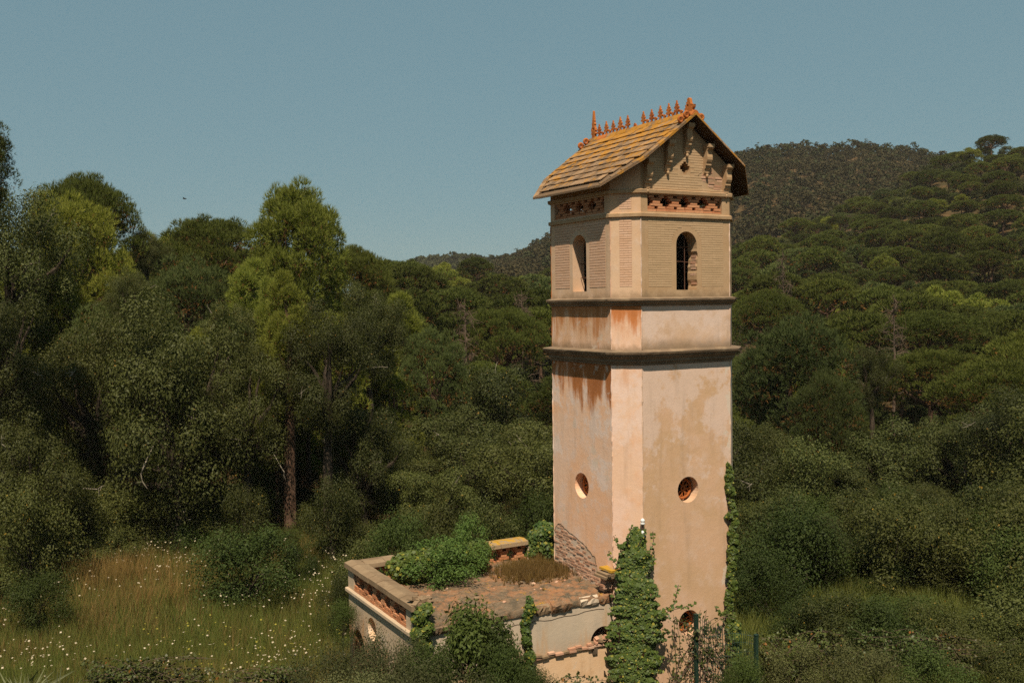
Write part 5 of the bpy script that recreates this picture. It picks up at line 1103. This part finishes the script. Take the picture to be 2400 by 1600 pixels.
# blade-leaved plant at the lower left corner
m_blade = leafmat('yucca_blades', (0.06, 0.085, 0.05), (0.12, 0.14, 0.08), (0.09, 0.10, 0.05), .15, .5, .3)
for k, (px, v, nb_, lab) in enumerate(((30, 21.6, 90, 'bluish blade-leaved plant in the bottom left corner'), (110, 21.2, 60, 'smaller blade-leaved plant right of the corner one'))):
    xy = plan(px, v); g = G(*xy); P = np.tile([xy[0], xy[1], g], (nb_, 1))+rng.normal(size=(nb_, 3))*np.array([.12, .12, .02]); mb = MB()
    for i in range(nb_):
        d = unit(rdir(1)[0]*.75+np.array([0, 0, 1.0])); d[2] = abs(d[2]); L = random.uniform(.8, 1.45); s_ = unit(np.cross(d, rdir(1)[0]))*.022; m_ = P[i]+d*L*.6; e = P[i]+d*L+np.array([d[0]*.25, d[1]*.25, -.22])
        mb.add([P[i]-s_, P[i]+s_, m_+s_*.9, m_-s_*.9, e], [(0, 1, 2, 3), (3, 2, 4)])
    tag(link('yucca', mb.mesh('blades', m_blade)), lab, 'plant', 'blade-leaved plants')

# ------------------------------------------------------------------ wire fence and bramble shoots by the tower
m_fence = simple('fence_green', (0.018, 0.04, 0.026), 0.5, var=.2)
p0 = at(1631, 1440, 20.7); p1 = at(1772, 1488, 20.7); fence = thing('wire_fence', (float(p0[0]), float(p0[1]), G(p0[0], p0[1])), 'dark green welded wire fence with two posts at the foot of the tower', 'fence')
for p_ in (p0, p1):
    q = Vector(p_); g = G(q.x, q.y); link('post', MB().box((q.x-.035, q.y-.035, g-.4), (q.x+.035, q.y+.035, q.z)).mesh('post', m_fence), fence)
    link('post_cap', MB().box((q.x-.04, q.y-.04, q.z+.002), (q.x+.04, q.y+.04, q.z+.02)).mesh('cap', m_fence), fence)
mb = MB(); nv = 26
def fp(t, z): 
    b = np.array(p0)*(1-t)+np.array(p1)*t; return (b[0]+.05*math.sin(t*7+z), b[1]+.06*math.sin(t*5+z*1.3), z)
for i in range(nv):
    t = (i+.5)/nv; zt = p0[2]*(1-t)+p1[2]*t-.05+.06*math.sin(t*9); mb.tube([fp(t, .3), fp(t, (zt+.3)/2), fp(t, zt)], .005, 3)
for j in range(12):
    pts = [fp(t, .45+j*.2+.04*math.sin(t*6+j)) for t in np.linspace(.02, .98, 9)]; pts = [p_ for p_ in pts if p_[2] < p0[2]-.05]
    if len(pts) > 2: mb.tube(pts, .005, 3)
link('wire_mesh', mb.mesh('wires', m_fence), fence)
m_bram = leafmat('bramble_leaves', (0.035, 0.06, 0.016), (0.08, 0.11, 0.03), (0.07, 0.055, 0.025), .2, .5, .3, alt=(0.18, 0.08, 0.02), altp=.03)
def bramble(label, px0, px1, v, top, bot, n, nl, size=.07):
    mb = MB(); LP = []
    for i in range(n):
        a = Vector(at(random.uniform(px0, px1), bot+random.uniform(0, 40), v+random.uniform(-.4, .4))); b = Vector(at(random.uniform(px0, px1), random.uniform(top, bot-20), v+random.uniform(-.4, .4))); e = Vector(at(random.uniform(px0, px1), random.uniform(top+30, bot), v+random.uniform(-.4, .4)))
        pts = [a*(1-t)**2+b*2*t*(1-t)+e*t*t for t in np.linspace(0, 1, 9)]; mb.tube(pts, [.010-.006*k/8 for k in range(9)], 4)
        for j in range(nl): k = random.randrange(1, 8); LP.append(pts[k].lerp(pts[k+1], random.random())+Vector(rdir(1)[0])*.07)
    P = np.array(LP); t = thing('bramble', (float(at(px0, bot, v)[0]), float(at(px0, bot, v)[1]), float(at(px0, bot, v)[2])), label, 'bramble', 'bramble thickets'); V, F = leaves(P, unit(rdir(len(P))+np.array([-.3, -.5, .6])), size*(.6+.7*rng.random(len(P))), .7)
    link('leaves', mesh_np('bramble_leaves', V, F, [m_bram]), t); link('shoots', mb.mesh('shoots', m_bare), t)
bramble('tangle of bramble shoots over the wire fence and lower round opening', 1545, 1740, 20.9, 1385, 1600, 46, 26)
bramble('trailing bramble across the foot of the peach annex wall', 1235, 1450, 18.0, 1555, 1640, 16, 40)
bramble('leafy bramble bank right of the fence along the bottom', 1740, 2000, 21.5, 1430, 1600, 60, 60)
bramble('reddish bramble bank in the lower right', 1980, 2400, 22.5, 1440, 1600, 80, 60)
bramble('low bramble patch in the near left meadow', 180, 520, 20.3, 1510, 1640, 70, 60)
bramble('low bramble patch before the grey-green shrubs', 480, 760, 19.5, 1530, 1640, 50, 50)

# ------------------------------------------------------------------ a bird far out in the sky
bp = at(433, 466, 60); t = thing('bird', tuple(map(float, bp)), 'small dark bird flying in the open sky left of the tallest pine', 'bird'); mbk = simple('bird_dark', (0.03, 0.028, 0.026), .8)
bo = Vector(Rt); bu = Vector((0, 0, 1)); bf = Vector(Fw); c_ = Vector(bp)
link('body', MB().tube([c_-bo*.13, c_-bo*.07, c_, c_+bo*.08, c_+bo*.12], [.004, .028, .036, .024, .008], 7).mesh('body', mbk, True), t)
for sg in (-1, 1): link('wing', MB().prism([c_+bo*.03, c_-bo*.05, c_-bo*.07+bf*sg*.16+bu*.06, c_-bo*.02+bf*sg*.2+bu*.07], bu*.008).mesh('wing', mbk), t)
# ------------------------------------------------------------------ last few shrubs that close gaps in the thicket
for key, var, px, v, ty, wp_, rz_, lab in (('shrub_dark', 0, 1955, 23.6, 1385, 250, .4, 'dark shrub at lower right, first right of the fence'), ('shrub_green', 1, 2085, 23.0, 1400, 240, 1.7, 'mid green shrub at lower right between two dark shrubs'),
        ('shrub_dark', 1, 2205, 23.2, 1405, 240, 2.9, 'dark shrub at lower right, below the middle of the thicket'), ('shrub_dark', 0, 562, 32.6, 1120, 150, 4.0, 'tall dark shrub before the trunk left of the leaning pine'), ('shrub_dark', 1, 772, 32.6, 1100, 170, 5.1, 'tall dark shrub before the trunk right of the leaning pine')):
    hero(key, var, 'shrub', px, v, ty, wp_, lab, 'shrub', 'shrubs around the annex and meadow', rz=rz_, parts=('stems', 'leaves'), hmin=.55, hmax=1.9)
# ------------------------------------------------------------------ thin summer haze over the valley
hz = NT('haze_air'); hz.t.links.new(hz.n('ShaderNodeVolumePrincipled', {'Color': (1.0, 0.92, 0.78), 'Density': 0.00013, 'Anisotropy': 0.0}).outputs[0], hz.out.inputs['Volume'])
tag(link('haze', MB().box((-1500, -1500, -26), (1500, 1500, 102)).mesh('haze', hz.mat)), 'thin pale summer haze filling the valley', 'haze', kind='stuff')
